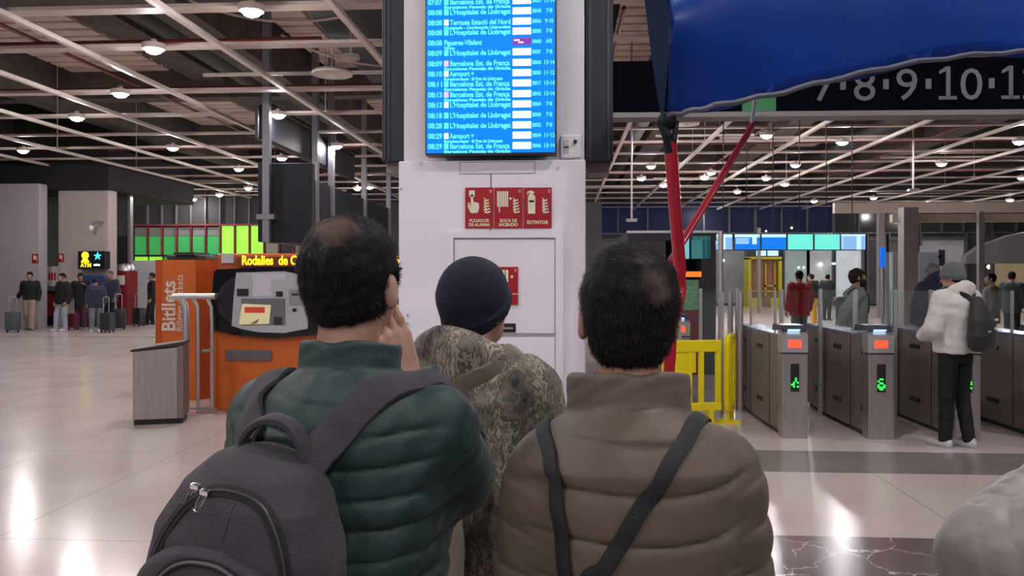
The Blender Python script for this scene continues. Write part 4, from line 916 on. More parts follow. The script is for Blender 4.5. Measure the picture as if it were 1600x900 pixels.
# ------------------------------------------------------------------ people
def fabric(name, col, rough=.8, var=.08, vs=9, bump=.25, bs=110, sheen=.2): return mat(name, col, rough, var=var, vscale=vs, bump=bump, bscale=bs, sheen=sheen)
def camo_mat():
    m = bpy.data.materials.new('woodland_camouflage_cloth'); m.use_nodes = True; nt = m.node_tree; b = nt.nodes['Principled BSDF']; L = nt.links.new
    tc = nt.nodes.new('ShaderNodeTexCoord'); mp = nt.nodes.new('ShaderNodeMapping'); mp.inputs['Scale'].default_value = (1, 1, .5); L(tc.outputs['Object'], mp.inputs[0])
    n = nt.nodes.new('ShaderNodeTexNoise'); n.inputs['Scale'].default_value = 13; n.inputs['Detail'].default_value = 7; n.inputs['Roughness'].default_value = .66; n.inputs['Distortion'].default_value = .35; L(mp.outputs[0], n.inputs['Vector'])
    r = nt.nodes.new('ShaderNodeValToRGB'); r.color_ramp.interpolation = 'CONSTANT'
    cols = [(0, (.035, .028, .03)), (.38, (.11, .085, .075)), (.45, (.20, .165, .145)), (.50, (.085, .095, .06)), (.535, (.34, .29, .23)), (.57, (.16, .12, .09)), (.61, (.42, .37, .28)), (.66, (.13, .10, .09))]
    for i, (p_, c_) in enumerate(cols):
        e = r.color_ramp.elements[0] if i == 0 else r.color_ramp.elements.new(p_); e.position = p_; e.color = (*c_, 1)
    r.color_ramp.elements.remove(r.color_ramp.elements[-1]); L(n.outputs['Fac'], r.inputs[0])
    n2 = nt.nodes.new('ShaderNodeTexNoise'); n2.inputs['Scale'].default_value = 5; n2.inputs['Detail'].default_value = 3; L(tc.outputs['Object'], n2.inputs['Vector'])
    mx = nt.nodes.new('ShaderNodeMixRGB'); mx.blend_type = 'OVERLAY'; mx.inputs[0].default_value = .5; L(r.outputs[0], mx.inputs[1]); L(n2.outputs['Fac'], mx.inputs[2])
    hs = nt.nodes.new('ShaderNodeHueSaturation'); hs.inputs['Saturation'].default_value = .95; hs.inputs['Value'].default_value = .85; L(mx.outputs[0], hs.inputs['Color'])
    L(hs.outputs[0], b.inputs['Base Color']); b.inputs['Roughness'].default_value = .85
    return m
def hair_mat(name, col, whorl=None, r0=.03, scalp=(.20, .13, .11), amt=.8):
    m = bpy.data.materials.new(name); m.use_nodes = True; nt = m.node_tree; b = nt.nodes['Principled BSDF']; L = nt.links.new
    tc = nt.nodes.new('ShaderNodeTexCoord'); n = nt.nodes.new('ShaderNodeTexNoise'); n.inputs['Scale'].default_value = 90; n.inputs['Detail'].default_value = 6; L(tc.outputs['Object'], n.inputs['Vector'])
    r = nt.nodes.new('ShaderNodeValToRGB'); r.color_ramp.elements[0].position = .35; r.color_ramp.elements[1].position = .7
    r.color_ramp.elements[0].color = (*[c * .6 for c in col], 1); r.color_ramp.elements[1].color = (*[c * 1.6 for c in col], 1); L(n.outputs['Fac'], r.inputs[0]); out = r.outputs[0]
    if whorl is not None:
        vm = nt.nodes.new('ShaderNodeVectorMath'); vm.operation = 'DISTANCE'; L(tc.outputs['Object'], vm.inputs[0]); vm.inputs[1].default_value = whorl
        n3 = nt.nodes.new('ShaderNodeTexNoise'); n3.inputs['Scale'].default_value = 28; n3.inputs['Detail'].default_value = 5; L(tc.outputs['Object'], n3.inputs['Vector'])
        ad = nt.nodes.new('ShaderNodeMath'); ad.operation = 'MULTIPLY_ADD'; L(n3.outputs['Fac'], ad.inputs[0]); ad.inputs[1].default_value = r0 * 2.2; L(vm.outputs['Value'], ad.inputs[2])
        mr = nt.nodes.new('ShaderNodeMapRange'); L(ad.outputs[0], mr.inputs[0]); mr.inputs[1].default_value = r0 * 1.3; mr.inputs[2].default_value = r0 * 2.7; mr.inputs[3].default_value = amt; mr.inputs[4].default_value = 0
        mx = nt.nodes.new('ShaderNodeMixRGB'); L(mr.outputs[0], mx.inputs[0]); L(out, mx.inputs[1]); mx.inputs[2].default_value = (*scalp, 1); out = mx.outputs[0]
    L(out, b.inputs['Base Color']); b.inputs['Roughness'].default_value = .6; b.inputs['Specular IOR Level'].default_value = .18
    return m
HAIRB = hair_mat('black_hair', (.006, .005, .005)); 
SHOE = mat('dark_shoe_leather', (.02, .018, .018), .5); SHOEW = mat('pale_trainer', (.50, .50, .52), .6); SOLE = mat('rubber_sole', (.35, .35, .36), .7)
EYEW = mat('eye_white', (.6, .58, .56), .3); LIP = mat('lip_skin', (.30, .12, .10), .5)

BASE = dict(pelvis=(0, 0, .95), chest=(0, -.005, 1.28), neck=(0, -.012, 1.47), head=(0, .02, 1.635),
            shL=(-.185, -.01, 1.415), shR=(.185, -.01, 1.415), elL=(-.245, -.03, 1.13), elR=(.245, -.03, 1.13), wrL=(-.255, .06, .89), wrR=(.255, .06, .89),
            hiL=(-.09, 0, .92), hiR=(.09, 0, .92), knL=(-.10, .015, .50), knR=(.10, .015, .50), anL=(-.105, -.02, .085), anR=(.105, -.02, .085))
def crease(u, pitch, wd=.0045):
    ph = (u / pitch) % 1.0; dist = np.minimum(ph, 1 - ph) * pitch
    return (1 - np.exp(-dist / wd)) * .95 + .40 * np.sin(PI * ph) - .85
def head_fn(Q, full=True):        # in head space: centre mid-head, facing +y
    d = ell(Q, (0, -.015, .028), (.074, .094, .09))
    d = smin(d, ell(Q, (0, .030, -.045), (.056, .066, .074)), .03)
    d = smin(d, ell(Q, (0, .066, -.094), (.026, .022, .020)), .025)
    d = smin(d, cone(Q, (0, .088, .012), (0, .110, -.030), .007, .012), .012)
    d = smin(d, ell(Q, (0, .087, .022), (.045, .012, .010)), .014)
    d = smin(d, ell(Q, (0, .090, -.062), (.024, .010, .009)), .01)
    for s in (-1, 1): d = smax(d, -ell(Q, (s * .031, .103, .002), (.016, .012, .010)), .008)
    for s in (-1, 1):
        e = ell(Q, (s * .080, -.008, -.012), (.011, .021, .033)); e = smax(e, -ell(Q, (s * .091, -.001, -.006), (.006, .012, .020)), .004)
        d = smin(d, e, .008)
    return d
def head_axes(R):
    return np.array(R, dtype=np.float32)
def to_head(Q, c, R):
    X = [Q[i] - c[i] for i in range(3)]
    return [R[0, i] * X[0] + R[1, i] * X[1] + R[2, i] * X[2] for i in range(3)]
def hand_cones(wr, d, n, side, curl=.5, s=1.0, spread=1.0):
    """cones of a hand: wr wrist, d pointing direction, n palm-back normal, side=+1 right / -1 left (thumb side)"""
    d = Vector(d).normalized(); n = Vector(n); n = (n - d * n.dot(d)).normalized(); t = d.cross(n) * side   # t points to the thumb side
    wr = Vector(wr); out = []
    for k, (off, L_, pl) in enumerate(((.030, .072, .092), (.010, .080, .096), (-.010, .074, .092), (-.029, .058, .084))):
        kn = wr + (d * pl + t * off) * s
        out.append((wr + (t * off * .55 + d * .015) * s, kn, .0135 * s, .0115 * s))
        a = curl * (1 + .12 * k); dd = (d * math.cos(a) - n * math.sin(a) + t * off * 2.2 * spread).normalized(); p1 = kn + dd * L_ * .52 * s
        a2 = curl * 1.9; d2 = (d * math.cos(a2) - n * math.sin(a2) + t * off * 1.2 * spread).normalized(); p2 = p1 + d2 * L_ * .5 * s
        out.append((kn, p1, .0098 * s, .0088 * s)); out.append((p1, p2, .0088 * s, .0072 * s))
    b0 = wr + (d * .028 + t * .026) * s; b1 = b0 + (d * .030 + t * .030 - n * .012) * s; b2 = b1 + (d * .030 + t * .010 - n * .010) * s
    out.append((wr + d * .01 * s, b0, .015 * s, .015 * s)); out.append((b0, b1, .0135 * s, .0105 * s)); out.append((b1, b2, .0105 * s, .0085 * s))
    return out
def hand_fn(Q, cones):
    d = None; fingers = []
    for i, c_ in enumerate(cones):
        e = cone(Q, *c_)
        if i in (0, 3, 6, 9, 12): d = e if d is None else smin(d, e, .012)
        else: fingers.append((i, e))
    for i, e in fingers: d = smin(d, e, .004)
    return d
def person(label, loc, rz, H=1.75, J=None, hd=(0, 0, 0), res=.012, jacket=None, trousers=None, shoes=SHOE, hair=None, hat=None, group=None, skin=SKIN, hands=(None, None), beard=None, cat='person', Jlocal=True, shoulder_r=.072, torso_w=1.0):
    s = H / 1.75
    root = empty('person', loc, rz, label, cat, group); root.scale = (s, s, s)
    j = {k: Vector(v) for k, v in BASE.items()}
    if J:
        for k, v in J.items(): j[k] = Vector(v)
    R = np.array((Matrix.Rotation(-math.radians(hd[0]), 3, 'Z') @ Matrix.Rotation(math.radians(hd[1]), 3, 'X') @ Matrix.Rotation(math.radians(hd[2]), 3, 'Y')), dtype=np.float32)
    hc = j['head']
    HQ = lambda Q: to_head(Q, hc, R)
    # --- body
    pv, ch, nk = j['pelvis'], j['chest'], j['neck']
    def cxy(z):
        if z < pv.z: return pv.x, pv.y
        if z < ch.z: t = (z - pv.z) / (ch.z - pv.z); return pv.x + (ch.x - pv.x) * t, pv.y + (ch.y - pv.y) * t
        t = min(1, (z - ch.z) / (nk.z - ch.z)); return ch.x + (nk.x - ch.x) * t, ch.y + (nk.y - ch.y) * t
    def rows(rr): return [(z, *cxy(z), rx * torso_w, ry, n) for z, rx, ry, n in rr]
    body_rows = rows([(.82, .13, .10, 2.2), (.90, .158, .108, 2.3), (1.05, .142, .098, 2.3), (1.25, .155, .108, 2.4), (1.38, .165, .105, 2.4), (1.45, .12, .085, 2.2), (1.49, .06, .06, 2)])
    def body(Q):
        d = stack(Q, body_rows)
        d = smin(d, cone(Q, nk - Vector((0, 0, .03)), hc + Vector((0, -.02, -.04)), .060, .052), .03)
        d = smin(d, head_fn(HQ(Q)), .018)
        for a in 'LR':
            d = smin(d, cone(Q, j['sh' + a], j['el' + a], .052, .040), .03); d = smin(d, cone(Q, j['el' + a], j['wr' + a], .040, .026), .012)
            d = smin(d, cone(Q, j['hi' + a], j['kn' + a], .078, .052), .03); d = smin(d, cone(Q, j['kn' + a], j['an' + a], .052, .036), .012)
            d = smin(d, cone(Q, j['an' + a], j['an' + a] + Vector((0, .12, -.045)), .036, .026), .01)
        return d
    pts = list(j.values()); lo = [min(p[i] for p in pts) - .14 for i in range(3)]; hi = [max(p[i] for p in pts) + .17 for i in range(3)]
    lo[2] = 0; hi[1] += .05
    V, F = sdf(body, lo, hi, res)
    hs = []
    for a, sd, hp in (('L', -1, hands[0]), ('R', 1, hands[1])):
        wr = j['wr' + a]; dv = (wr - j['el' + a]).normalized()
        hp = hp or {}
        n = Vector(hp.get('n', (sd * 1.0, -.15, .0))); dd = Vector(hp.get('d', dv)); 
        cn = hand_cones(wr, dd, n, sd * hp.get('flip', 1) * -1, hp.get('curl', .45), hp.get('s', 1.0))
        ps = [c_[0] for c_ in cn] + [c_[1] for c_ in cn]
        l = [min(p[i] for p in ps) - .02 for i in range(3)]; h_ = [max(p[i] for p in ps) + .02 for i in range(3)]
        v2, f2 = sdf(lambda Q: hand_fn(Q, cn), l, h_, min(res * .55, .0055)); F = np.concatenate([F, f2 + len(V)]); V = np.concatenate([V, v2])
    ob = link('body', to_mesh('body', V, F), skin, root)
    # eyes and mouth
    Rm = Matrix([[float(R[i, k]) for k in range(3)] for i in range(3)]).to_4x4(); HM = Matrix.Translation(hc) @ Rm
    m_ = MB()
    for sd in (-1, 1): m_.ball((sd * .031, .083, .004), .0125, seg=10)
    m_.build('eyes', EYEW, root, True, HM); m_ = MB()
    for sd in (-1, 1): m_.ball((sd * .031, .0925, .004), (.0058, .004, .0058), seg=8)
    m_.build('irises', BLACK, root, True, HM)
    MB().ball((0, .0965, -.063), (.022, .006, .006), seg=10).build('lips', LIP, root, True, HM)
    if hair or beard:
        m_ = MB()
        for sd in (-1, 1): m_.ball((sd * .032, .0975, .023), (.017, .004, .004), seg=8)
        m_.build('eyebrows', hair[0] if hair else beard, root, True, HM)
    # --- trousers
    if trousers:
        tm, tw = trousers
        def tr(Q):
            d = stack(Q, rows([(.80, .15, .115, 2.3), (.92, .168, .122, 2.4), (1.04, .155, .112, 2.4)]))
            for a in 'LR':
                kn, an = j['kn' + a], j['an' + a]
                l_ = smin(cone(Q, j['hi' + a], kn, .098 * tw, .074 * tw), cone(Q, kn, an + Vector((0, 0, -.02)), .074 * tw, .060 * tw), .02); d = smin(d, l_, .012)
            d = d + .004 * wob(Q, 38, 5, (1, 1, 1.8))
            return smax(d, (Q[2] * -1) + min(j['anL'].z, j['anR'].z) - .04, .008)
        bake('trousers', tr, (lo[0], lo[1], 0), (hi[0], hi[1], 1.08), res, tm, root)
    for a in 'LR':
        an = j['an' + a]; tb = an.z - .085
        def sh(Q):
            d = smin(ell(Q, (an.x, an.y - .01, tb + .045), (.042, .062, .05)), ell(Q, (an.x, an.y + .10, tb + .032), (.046, .105, .040)), .04)
            d = smin(d, cone(Q, an + Vector((0, 0, -.02)), an, .045, .048), .03); return smax(d, tb + .004 - Q[2], .006)
        so = bake('shoe', sh, (an.x - .07, an.y - .12, tb - .01), (an.x + .07, an.y + .24, tb + .14), max(res * .6, .006), shoes, root)
        MB().prism([(an.x + .045 * math.sin(t) * (1.08 if math.cos(t) > 0 else .9), an.y + .065 + .145 * math.cos(t)) for t in [k * PI / 12 for k in range(24)]], tb, tb + .022, 'z').build('sole', SOLE, so, True)
    # --- jacket
    jo = None
    if jacket:
        k = dict(m=None, puff=.03, hem=.84, amp=0, pitch=.07, slope=0, collar=None, hood=None, sleeve=1.0, wr=.004, ws=28, seed=1, slamp=None, cuff=True, flare=0, low=1.0); k.update(jacket)
        pf = k['puff']; hm = k['hem']
        jr = rows([(hm, .158 * k['low'] + pf + k['flare'], .11 + pf, 2.5), (.98, .155 * k['low'] + pf, .108 + pf, 2.5), (1.15, .158 + pf, .112 + pf, 2.5), (1.30, .172 + pf, .118 + pf, 2.6), (1.39, .172 + pf, .112 + pf, 2.5), (1.445, .135 + pf * .9, .095 + pf * .8, 2.3), (1.485, .078 + pf * .5, .075 + pf * .5, 2.1), (1.50, .06, .06, 2)])
        sa = k['slamp'] if k['slamp'] is not None else k['amp']
        def jk(Q):
            d = stack(Q, jr)
            if k['amp']:
                zz = Q[2] + k['slope'] * Q[0] + .010 * np.sin(Q[0] * 14 + 1) ; fade = np.clip((1.47 - Q[2]) / .05, 0, 1)
                d = d - k['amp'] * fade * crease(zz, k['pitch'])
            for a in 'LR':
                rs = shoulder_r + pf * .45; re = .055 + pf * .5; rw = .040 + pf * .45
                sl = smin(cone(Q, j['sh' + a], j['el' + a], rs * k['sleeve'], re * k['sleeve'], sa, k['pitch']), cone(Q, j['el' + a], j['wr' + a], re * k['sleeve'], rw * k['sleeve'], sa, k['pitch'], .02), .02)
                vv = (j['wr' + a] - j['el' + a]).normalized(); cut = (Q[0] - j['wr' + a].x) * vv.x + (Q[1] - j['wr' + a].y) * vv.y + (Q[2] - j['wr' + a].z) * vv.z
                nearw = np.sqrt((Q[0] - j['wr' + a].x) ** 2 + (Q[1] - j['wr' + a].y) ** 2 + (Q[2] - j['wr' + a].z) ** 2)
                sl = np.where(nearw < .11, smax(sl, cut, .006), sl)
                d = smin(d, sl, .035)
            if k['wr']: d = d + k['wr'] * wob(Q, k['ws'], k['seed'], (1, 1, 1.6)) + k['wr'] * .5 * wob(Q, k['ws'] * 2.4, k['seed'] + 7)
            if k['collar']:
                c = k['collar']; cx_, cy_ = nk.x, nk.y + .012 + c.get('dy', 0); e = (np.sqrt(((Q[0] - cx_) / c['rx']) ** 2 + ((Q[1] - cy_ - (Q[2] - c['z0']) * .15) / c['ry']) ** 2) - 1) * min(c['rx'], c['ry'])
                e = e - c.get('fl', .0) * (Q[2] - c['z0']) 
                zt_ = c['z1'] - .012 * np.clip(Q[1] - cy_, -.1, .1) / .1
                shell = smax(np.abs(e) - c['t'], np.maximum(c['z0'] - Q[2], Q[2] - zt_), .012); shell = shell + .0025 * wob(Q, 50, 3, (1, 1, 2.5)) + (.004 * np.abs(np.sin(PI * (Q[2] - c['z0']) / c['seam'])) ** .5 * -1 + .002 if c.get('seam') else 0)
                d = smin(d, shell, .012)
            if k['hood']:
                h_ = k['hood']; q = [Q[0] - nk.x - h_.get('x', 0), Q[1] - nk.y + .005, Q[2] - h_['z']]
                rad = np.sqrt((q[0] / h_['rx']) ** 2 + (q[1] / h_['ry']) ** 2 + 1e-6); dr_ = (rad - 1) * min(h_['rx'], h_['ry'])
                back = np.clip(-q[1] / h_['ry'] / rad, 0, 1)
                tor = np.sqrt(dr_ ** 2 + ((q[2] + .012 * (1 - back)) * (1 - .35 * back)) ** 2) - (h_['r'] + .022 * back)
                tor = tor + .005 * wob(Q, 45, 9)
                d = smin(d, tor, .012)
            d = smax(d, -(np.sqrt(((Q[0] - nk.x)) ** 2 + ((Q[1] - nk.y - .01)) ** 2) - .063 + np.clip(1.47 - Q[2], 0, 9) * 6), .01) if (k['collar'] or k['hood']) else d
            return d
        ap = [j[q] for q in ('shL', 'shR', 'elL', 'elR', 'wrL', 'wrR')]
        l = [min([p[i] for p in ap] + [nk[i] - .25]) - .12 for i in range(3)]; h_ = [max([p[i] for p in ap] + [nk[i] + .22]) + .12 for i in range(3)]
        l[2] = min([hm] + [p.z - .03 for p in ap]); h_[2] = 1.66
        jo = bake('jacket', jk, l, h_, k.get('res', res), k['m'], root)
    # --- hair / hat
    def cap_fn(off, zc, tilt, top=0.0, rimy=None):
        def f(Q):
            q = HQ(Q)
            d = smin(ell(q, (0, -.015, .028 + top), (.074 + off, .094 + off, .09 + off)), ell(q, (0, -.035, -.045), (.053 + off * .8, .050 + off * .8, .05)), .03)
            cut = zc + tilt * q[1] - q[2]
            return smax(d, cut, .008)
        return f
    if hair:
        hm_, off, zc, tilt = hair[:4]; o_ = hair[4] if len(hair) > 4 else {}
        f0 = cap_fn(off, zc, tilt, o_.get('top', 0))
        def f(Q):
            q = HQ(Q); d = f0(Q) + o_.get('amp', .0018) * wob(Q, 110, 2) + o_.get('amp', .0018) * wob(Q, 240, 4)
            for sd in (-1, 1): d = smax(d, -ell(q, (sd * .086, .0, -.012), (.022, .028, .036)), .006)       # around the ears
            d = smax(d, -ell(q, (0, .125, -.02), (.062, .06, .078)), .012)                                    # face opening
            d = smax(d, -smax(.036 - q[1], q[2] - .050, .02), .01)
            return d
        r_ = .14
        ho = bake('hair', f, hc - Vector((r_, r_, .12)), hc + Vector((r_, r_, .16)), o_.get('res', min(res, .006)), hm_, root)
        if o_.get('strands'):
            me = ho.data; rr = np.random.RandomState(7); n = o_['strands']
            co = np.empty(len(me.vertices) * 3, np.float32); me.vertices.foreach_get('co', co); co = co.reshape(-1, 3)
            no = np.empty(len(me.vertices) * 3, np.float32); me.vertices.foreach_get('normal', no); no = no.reshape(-1, 3)
            pick = rr.randint(0, len(co), n); p = co[pick] + rr.normal(size=(n, 3)) * .0015; nn = no[pick]
            wh = np.array(o_['whorl']); 
            ctr = np.array(hc); out = nn @ R * 0 + (p - ctr) @ R
            keep = (out[:, 2] > zc - .01) & (rr.rand(n) < np.clip((np.linalg.norm(p - wh, axis=1) - .012) / .05, .15, 1)) & (out[:, 2] + 0 * out[:, 0] > zc + tilt * out[:, 1] + .002)
            p = p[keep]; nn = nn[keep]; n = len(p)
            fl = (p - wh); fl -= (fl * nn).sum(1)[:, None] * nn; fl /= np.linalg.norm(fl, axis=1)[:, None] + 1e-6
            fl = fl + np.cross(nn, fl) * .5 + np.array([0, 0, -.5]) * .6; d_ = fl * .8 + nn * o_.get('lift', .35) + rr.normal(size=(n, 3)) * .22; d_ /= np.linalg.norm(d_, axis=1)[:, None]
            L_ = (rr.rand(n) * .5 + .6)[:, None] * o_.get('len', .014); sd = np.cross(d_, nn); sd /= np.linalg.norm(sd, axis=1)[:, None] + 1e-6; sd *= .0005
            Vn = np.concatenate([p - sd, p + sd, p + d_ * L_ + sd * .3, p + d_ * L_ - sd * .3]); i = np.arange(n)
            Fn = np.stack([i, i + n, i + 2 * n, i + 3 * n], 1)
            F0 = np.empty(len(me.loops), np.int32); me.loops.foreach_get('vertex_index', F0); F0 = F0.reshape(-1, 4)
            nm = to_mesh('hair', np.concatenate([co, Vn]), np.concatenate([F0, Fn + len(co)])); nm.materials.append(hm_); ho.data = nm
    if beard:
        def f(Q):
            q = HQ(Q); d = smin(ell(q, (0, .034, -.05), (.062, .071, .078)), ell(q, (0, .070, -.10), (.03, .028, .024)), .025)
            d = smax(d, q[2] + .030 - .35 * np.abs(q[0]), .01); d = smax(d, .01 - q[1] - np.clip(-q[2] * .0, 0, 1), .01)
            d = smax(d, -ell(q, (0, .103, -.062), (.017, .02, .007)), .004); return d + .0015 * wob(Q, 120, 3)
        bake('beard', f, hc - Vector((.1, .12, .14)), hc + Vector((.1, .13, .03)), min(res, .006), beard, root)
    if hat:
        tm, off, zc, tilt, kind = hat
        f0 = cap_fn(off, zc, tilt, .006)
        def f(Q):
            q = HQ(Q); d = f0(Q)
            if kind == 'rim':
                zr = zc + tilt * q[1] + .028; e = ell(q, (0, -.015, .028 + .006), (.074 + off, .094 + off, .09 + off)); d = smin(d, smax(np.abs(e) - .009, np.abs(q[2] - zr) - .026, .008), .006)
            return d + .0006 * np.sin(np.arctan2(q[0], q[1] + .015) * 90) + .0015 * wob(Q, 30, 6)
        bake('beanie', f, hc - Vector((.14, .15, .13)), hc + Vector((.14, .15, .17)), min(res, .005), tm, root)
    return root, j, jo, HM
def bvh_of(ob): return BVHTree.FromPolygons([v.co.copy() for v in ob.data.vertices], [tuple(p.vertices) for p in ob.data.polygons])
def strap(name, path, bv, w, t, m, parent, off=.002, n=12, free=None, smooth=6):
    ps = catmull(path, n); Q = []; N = []
    for i, p in enumerate(ps):
        f = i / (len(ps) - 1)
        l, nn, _, dist = bv.find_nearest(p)
        if free and (free[0] <= f <= free[1]): Q.append(p); N.append(nn)
        else: Q.append(l + nn * off); N.append(nn)
    for _ in range(smooth):
        Q = [Q[0]] + [(Q[i - 1] + Q[i] * 2 + Q[i + 1]) / 4 for i in range(1, len(Q) - 1)] + [Q[-1]]
        N = [N[0]] + [(N[i - 1] + N[i] * 2 + N[i + 1]).normalized() for i in range(1, len(N) - 1)] + [N[-1]]
    return MB().ribbon(Q, N, w, t).build(name, m, parent, True)
def local(root_loc, rz, s, p):      # world point -> the person's own frame
    return (Matrix.Rotation(-rz, 3, 'Z') @ (Vector(p) - Vector(root_loc))) / s

# ---- man in the green quilted jacket with the charcoal backpack
GRN = fabric('dark_green_nylon', (.011, .034, .033), .62, .12, 7, .3, 35, .05)
TAU = fabric('brown_taupe_nylon', (.105, .078, .058), .6, .06, 6, .10, 60, .05)
CHAR = fabric('charcoal_pack_cloth', (.042, .039, .049), .85, .2, 12, .4, 300, .05)
CHARD = fabric('dark_pack_trim', (.009, .0085, .011), .8, .1, 9, .2, 110, 0)
DENIM = fabric('dark_denim', (.03, .04, .07)); BLKC = fabric('black_cloth', (.003, .003, .0035), sheen=0); BEIGEC = fabric('beige_chino', (.32, .26, .20)); LTJ = fabric('light_jeans', (.34, .38, .46))
rzA = YAW - math.radians(14); sA = 1.745 / 1.75
locA = P(546, 1.45); 
LA = lambda px, py, d: local(locA, rzA, sA, PZ(px, py, d))
elA = LA(703, 738, 1.53); wrA = LA(640, 596, 1.50)
hmA = hair_mat('black_thinning_hair', (.006, .005, .005), tuple(BASE['head'] + Vector((.0, -.075, .085)) if False else (0.0, -.060, 1.735)), .030, (.16, .10, .085), .75)
rA, jA, joA, HMA = person('man seen from behind in dark green quilted jacket wearing a charcoal backpack, hand to cheek', locA, rzA, 1.745,
    J=dict(elR=elA, wrR=wrA, elL=(-.215, .10, 1.13), wrL=(-.10, .28, 1.08), shL=(-.150, -.01, 1.39), shR=(.155, -.0, 1.39), head=(.0, .02, 1.635)), hd=(6, 4, 0), res=.006,
    jacket=dict(m=GRN, puff=.045, hem=.80, amp=.0065, pitch=.050, slope=.03, slamp=.004, collar=dict(rx=.084, ry=.086, z0=1.46, z1=1.532, t=.008), wr=.006, ws=26, res=.0042),
    trousers=(DENIM, 1.0), hair=(hmA, .011, -.046, .25, dict(strands=16000, whorl=(0.0, -.060, 1.735), len=.012, lift=.25, res=.004)),
    hands=(None, dict(d=LA(603, 505, 1.485) - wrA, n=(.8, -.6, .0), curl=.10, flip=1)), torso_w=.85, shoulder_r=.060)
# backpack, hanging on his back
def backpack_A():
    o = empty('backpack', locA, rzA, 'charcoal backpack with silver zip pulls on the back of the green quilted jacket', 'backpack'); o.scale = (sA,) * 3
    tilt = Matrix.Translation((-.030, -.158, 1.378)) @ Matrix.Rotation(math.radians(9), 4, 'Y') @ Matrix.Rotation(math.radians(9), 4, 'X')
    # pack frame: x right, y depth (negative = toward camera), z up with top at 0
    body_rows = [(-.46, 0, -.085, .155, .085, 3.2), (-.38, 0, -.095, .165, .10, 3.2), (-.22, 0, -.10, .160, .105, 3), (-.10, 0, -.095, .142, .095, 2.8), (-.04, 0, -.085, .120, .08, 2.6), (-.005, 0, -.07, .088, .06, 2.4), (.015, 0, -.06, .04, .03, 2)]
    def f(Q):
        d = stack(Q, body_rows); d = d + .004 * wob(Q, 22, 12) + .0015 * wob(Q, 60, 4)
        return d
    V, F = sdf(f, (-.2, -.24, -.48), (.2, .04, .04), .0055); me = to_mesh('main_bag', V, F); me.transform(tilt); link('main_bag', me, CHAR, o)
    bv = BVHTree.FromPolygons([Vector(v) for v in V], [tuple(int(i) for i in q) for q in F])
    def on(x, z, off=0.0):
        h_ = bv.ray_cast(Vector((x, -.6, z)), Vector((0, 1, 0))); p_, n_ = h_[0], h_[1]
        if p_ is None: p_, n_, _, _ = bv.find_nearest(Vector((x, -.15, z)))
        return p_ + n_ * off, n_
    def arch(w_, z0, ztop, n=40, off=.0):
        P_ = []; N_ = []
        for k in range(n + 1):
            t = PI * k / n; c_ = math.cos(t); s_ = math.sin(t)
            x = -w_ * math.copysign(abs(c_) ** .75, c_); z = z0 + (ztop - z0) * s_ ** .8
            p_, n_ = on(x, z, off); P_.append(p_); N_.append(n_)
        for _ in range(3):
            P_ = [P_[0]] + [(P_[i - 1] + P_[i] * 2 + P_[i + 1]) / 4 for i in range(1, len(P_) - 1)] + [P_[-1]]
        return P_, N_
    # main zip
    P_, N_ = arch(.132, -.36, -.020); MB().ribbon(P_, N_, .020, .003).build('zip_tape', CHARD, o, True, tilt)
    MB().tube([p_ + n_ * .004 for p_, n_ in zip(P_, N_)], .0022, 6).build('zip', mat('zip_coil', (.06, .058, .065), .4, .4), o, True, tilt)
    # outer pocket: raised shells
    def pocket(w_, ztop, zb, dep, name):
        def g(Q):
            yb = -.19 - .0
            q = [Q[0], Q[1] + .165, Q[2]]
            prof = np.sqrt(np.clip(1 - np.clip((Q[2] - (ztop - .10)) / .10, 0, 1) ** 2, 1e-4, 1)) * w_
            d = np.maximum(np.abs(Q[0]) - prof, zb - Q[2]); yy_ = np.abs(Q[1] + .15) - (.045 + dep)
            return smax(smax(d, yy_, .03), Q[2] - ztop, .02) + .003 * wob(Q, 30, 5)
        V, F = sdf(g, (-.19, -.30, zb), (.19, -.05, ztop + .02), .006); me = to_mesh(name, V, F); me.transform(tilt); po = link(name, me, CHAR, o)
        b2 = BVHTree.FromPolygons([Vector(v) for v in V], [tuple(int(i) for i in q) for q in F]); return po, b2
    po, b2 = pocket(.135, -.088, -.47, .012, 'front_pocket'); bv_main = bv
    po2, b3 = pocket(.112, -.150, -.47, .030, 'lower_pocket')
    for b_, w_, zt, pr in ((b2, .122, -.102, po), (b3, .100, -.164, po2)):
        bv = b_; P_, N_ = arch(w_, -.40, zt); MB().ribbon(P_, N_, .013, .003).build('pocket_zip', CHARD, pr, True, tilt)
        MB().tube([p_ + n_ * .004 for p_, n_ in zip(P_, N_)], .0025, 6).build('piping', mat('pack_piping', (.10, .098, .11), .6), pr, True, tilt)
    bv = bv_main
    # centre seams
    P_ = [on(.004, -.030 - .004 * k) for k in range(13)]
    MB().tube([p_ + n_ * .001 for p_, n_ in P_], .0013, 6).build('seam', mat('pack_seam', (.06, .057, .068), .8), o, True, tilt)
    P_ = [on(-.120 + .008 * k, -.064 + .016 * math.sin(PI * k / 30)) for k in range(21)]
    MB().tube([p_ + n_ * .0002 for p_, n_ in P_], .0010, 6).build('seam', mat('pack_seam', (.06, .057, .068), .8), o, True, tilt)
    # carry handle
    hp = [(-.058, -.045, -.022), (-.054, -.044, .012), (-.034, -.042, .040), (0, -.042, .053), (.034, -.044, .042), (.056, -.050, .008), (.064, -.055, -.03)]
    hp = catmull(hp, 6); nn = [Vector((p_.x * 1.0, 0, .6 if abs(p_.x) < .04 else .2)).normalized() for p_ in hp]
    MB().ribbon([Vector(p_) for p_ in hp], nn, [.030] * len(hp), .011).build('carry_handle', CHAR, o, True, tilt)
    # zip pulls
    ZP = mat('silver_zip_pull', (.72, .72, .74), .25, 1)
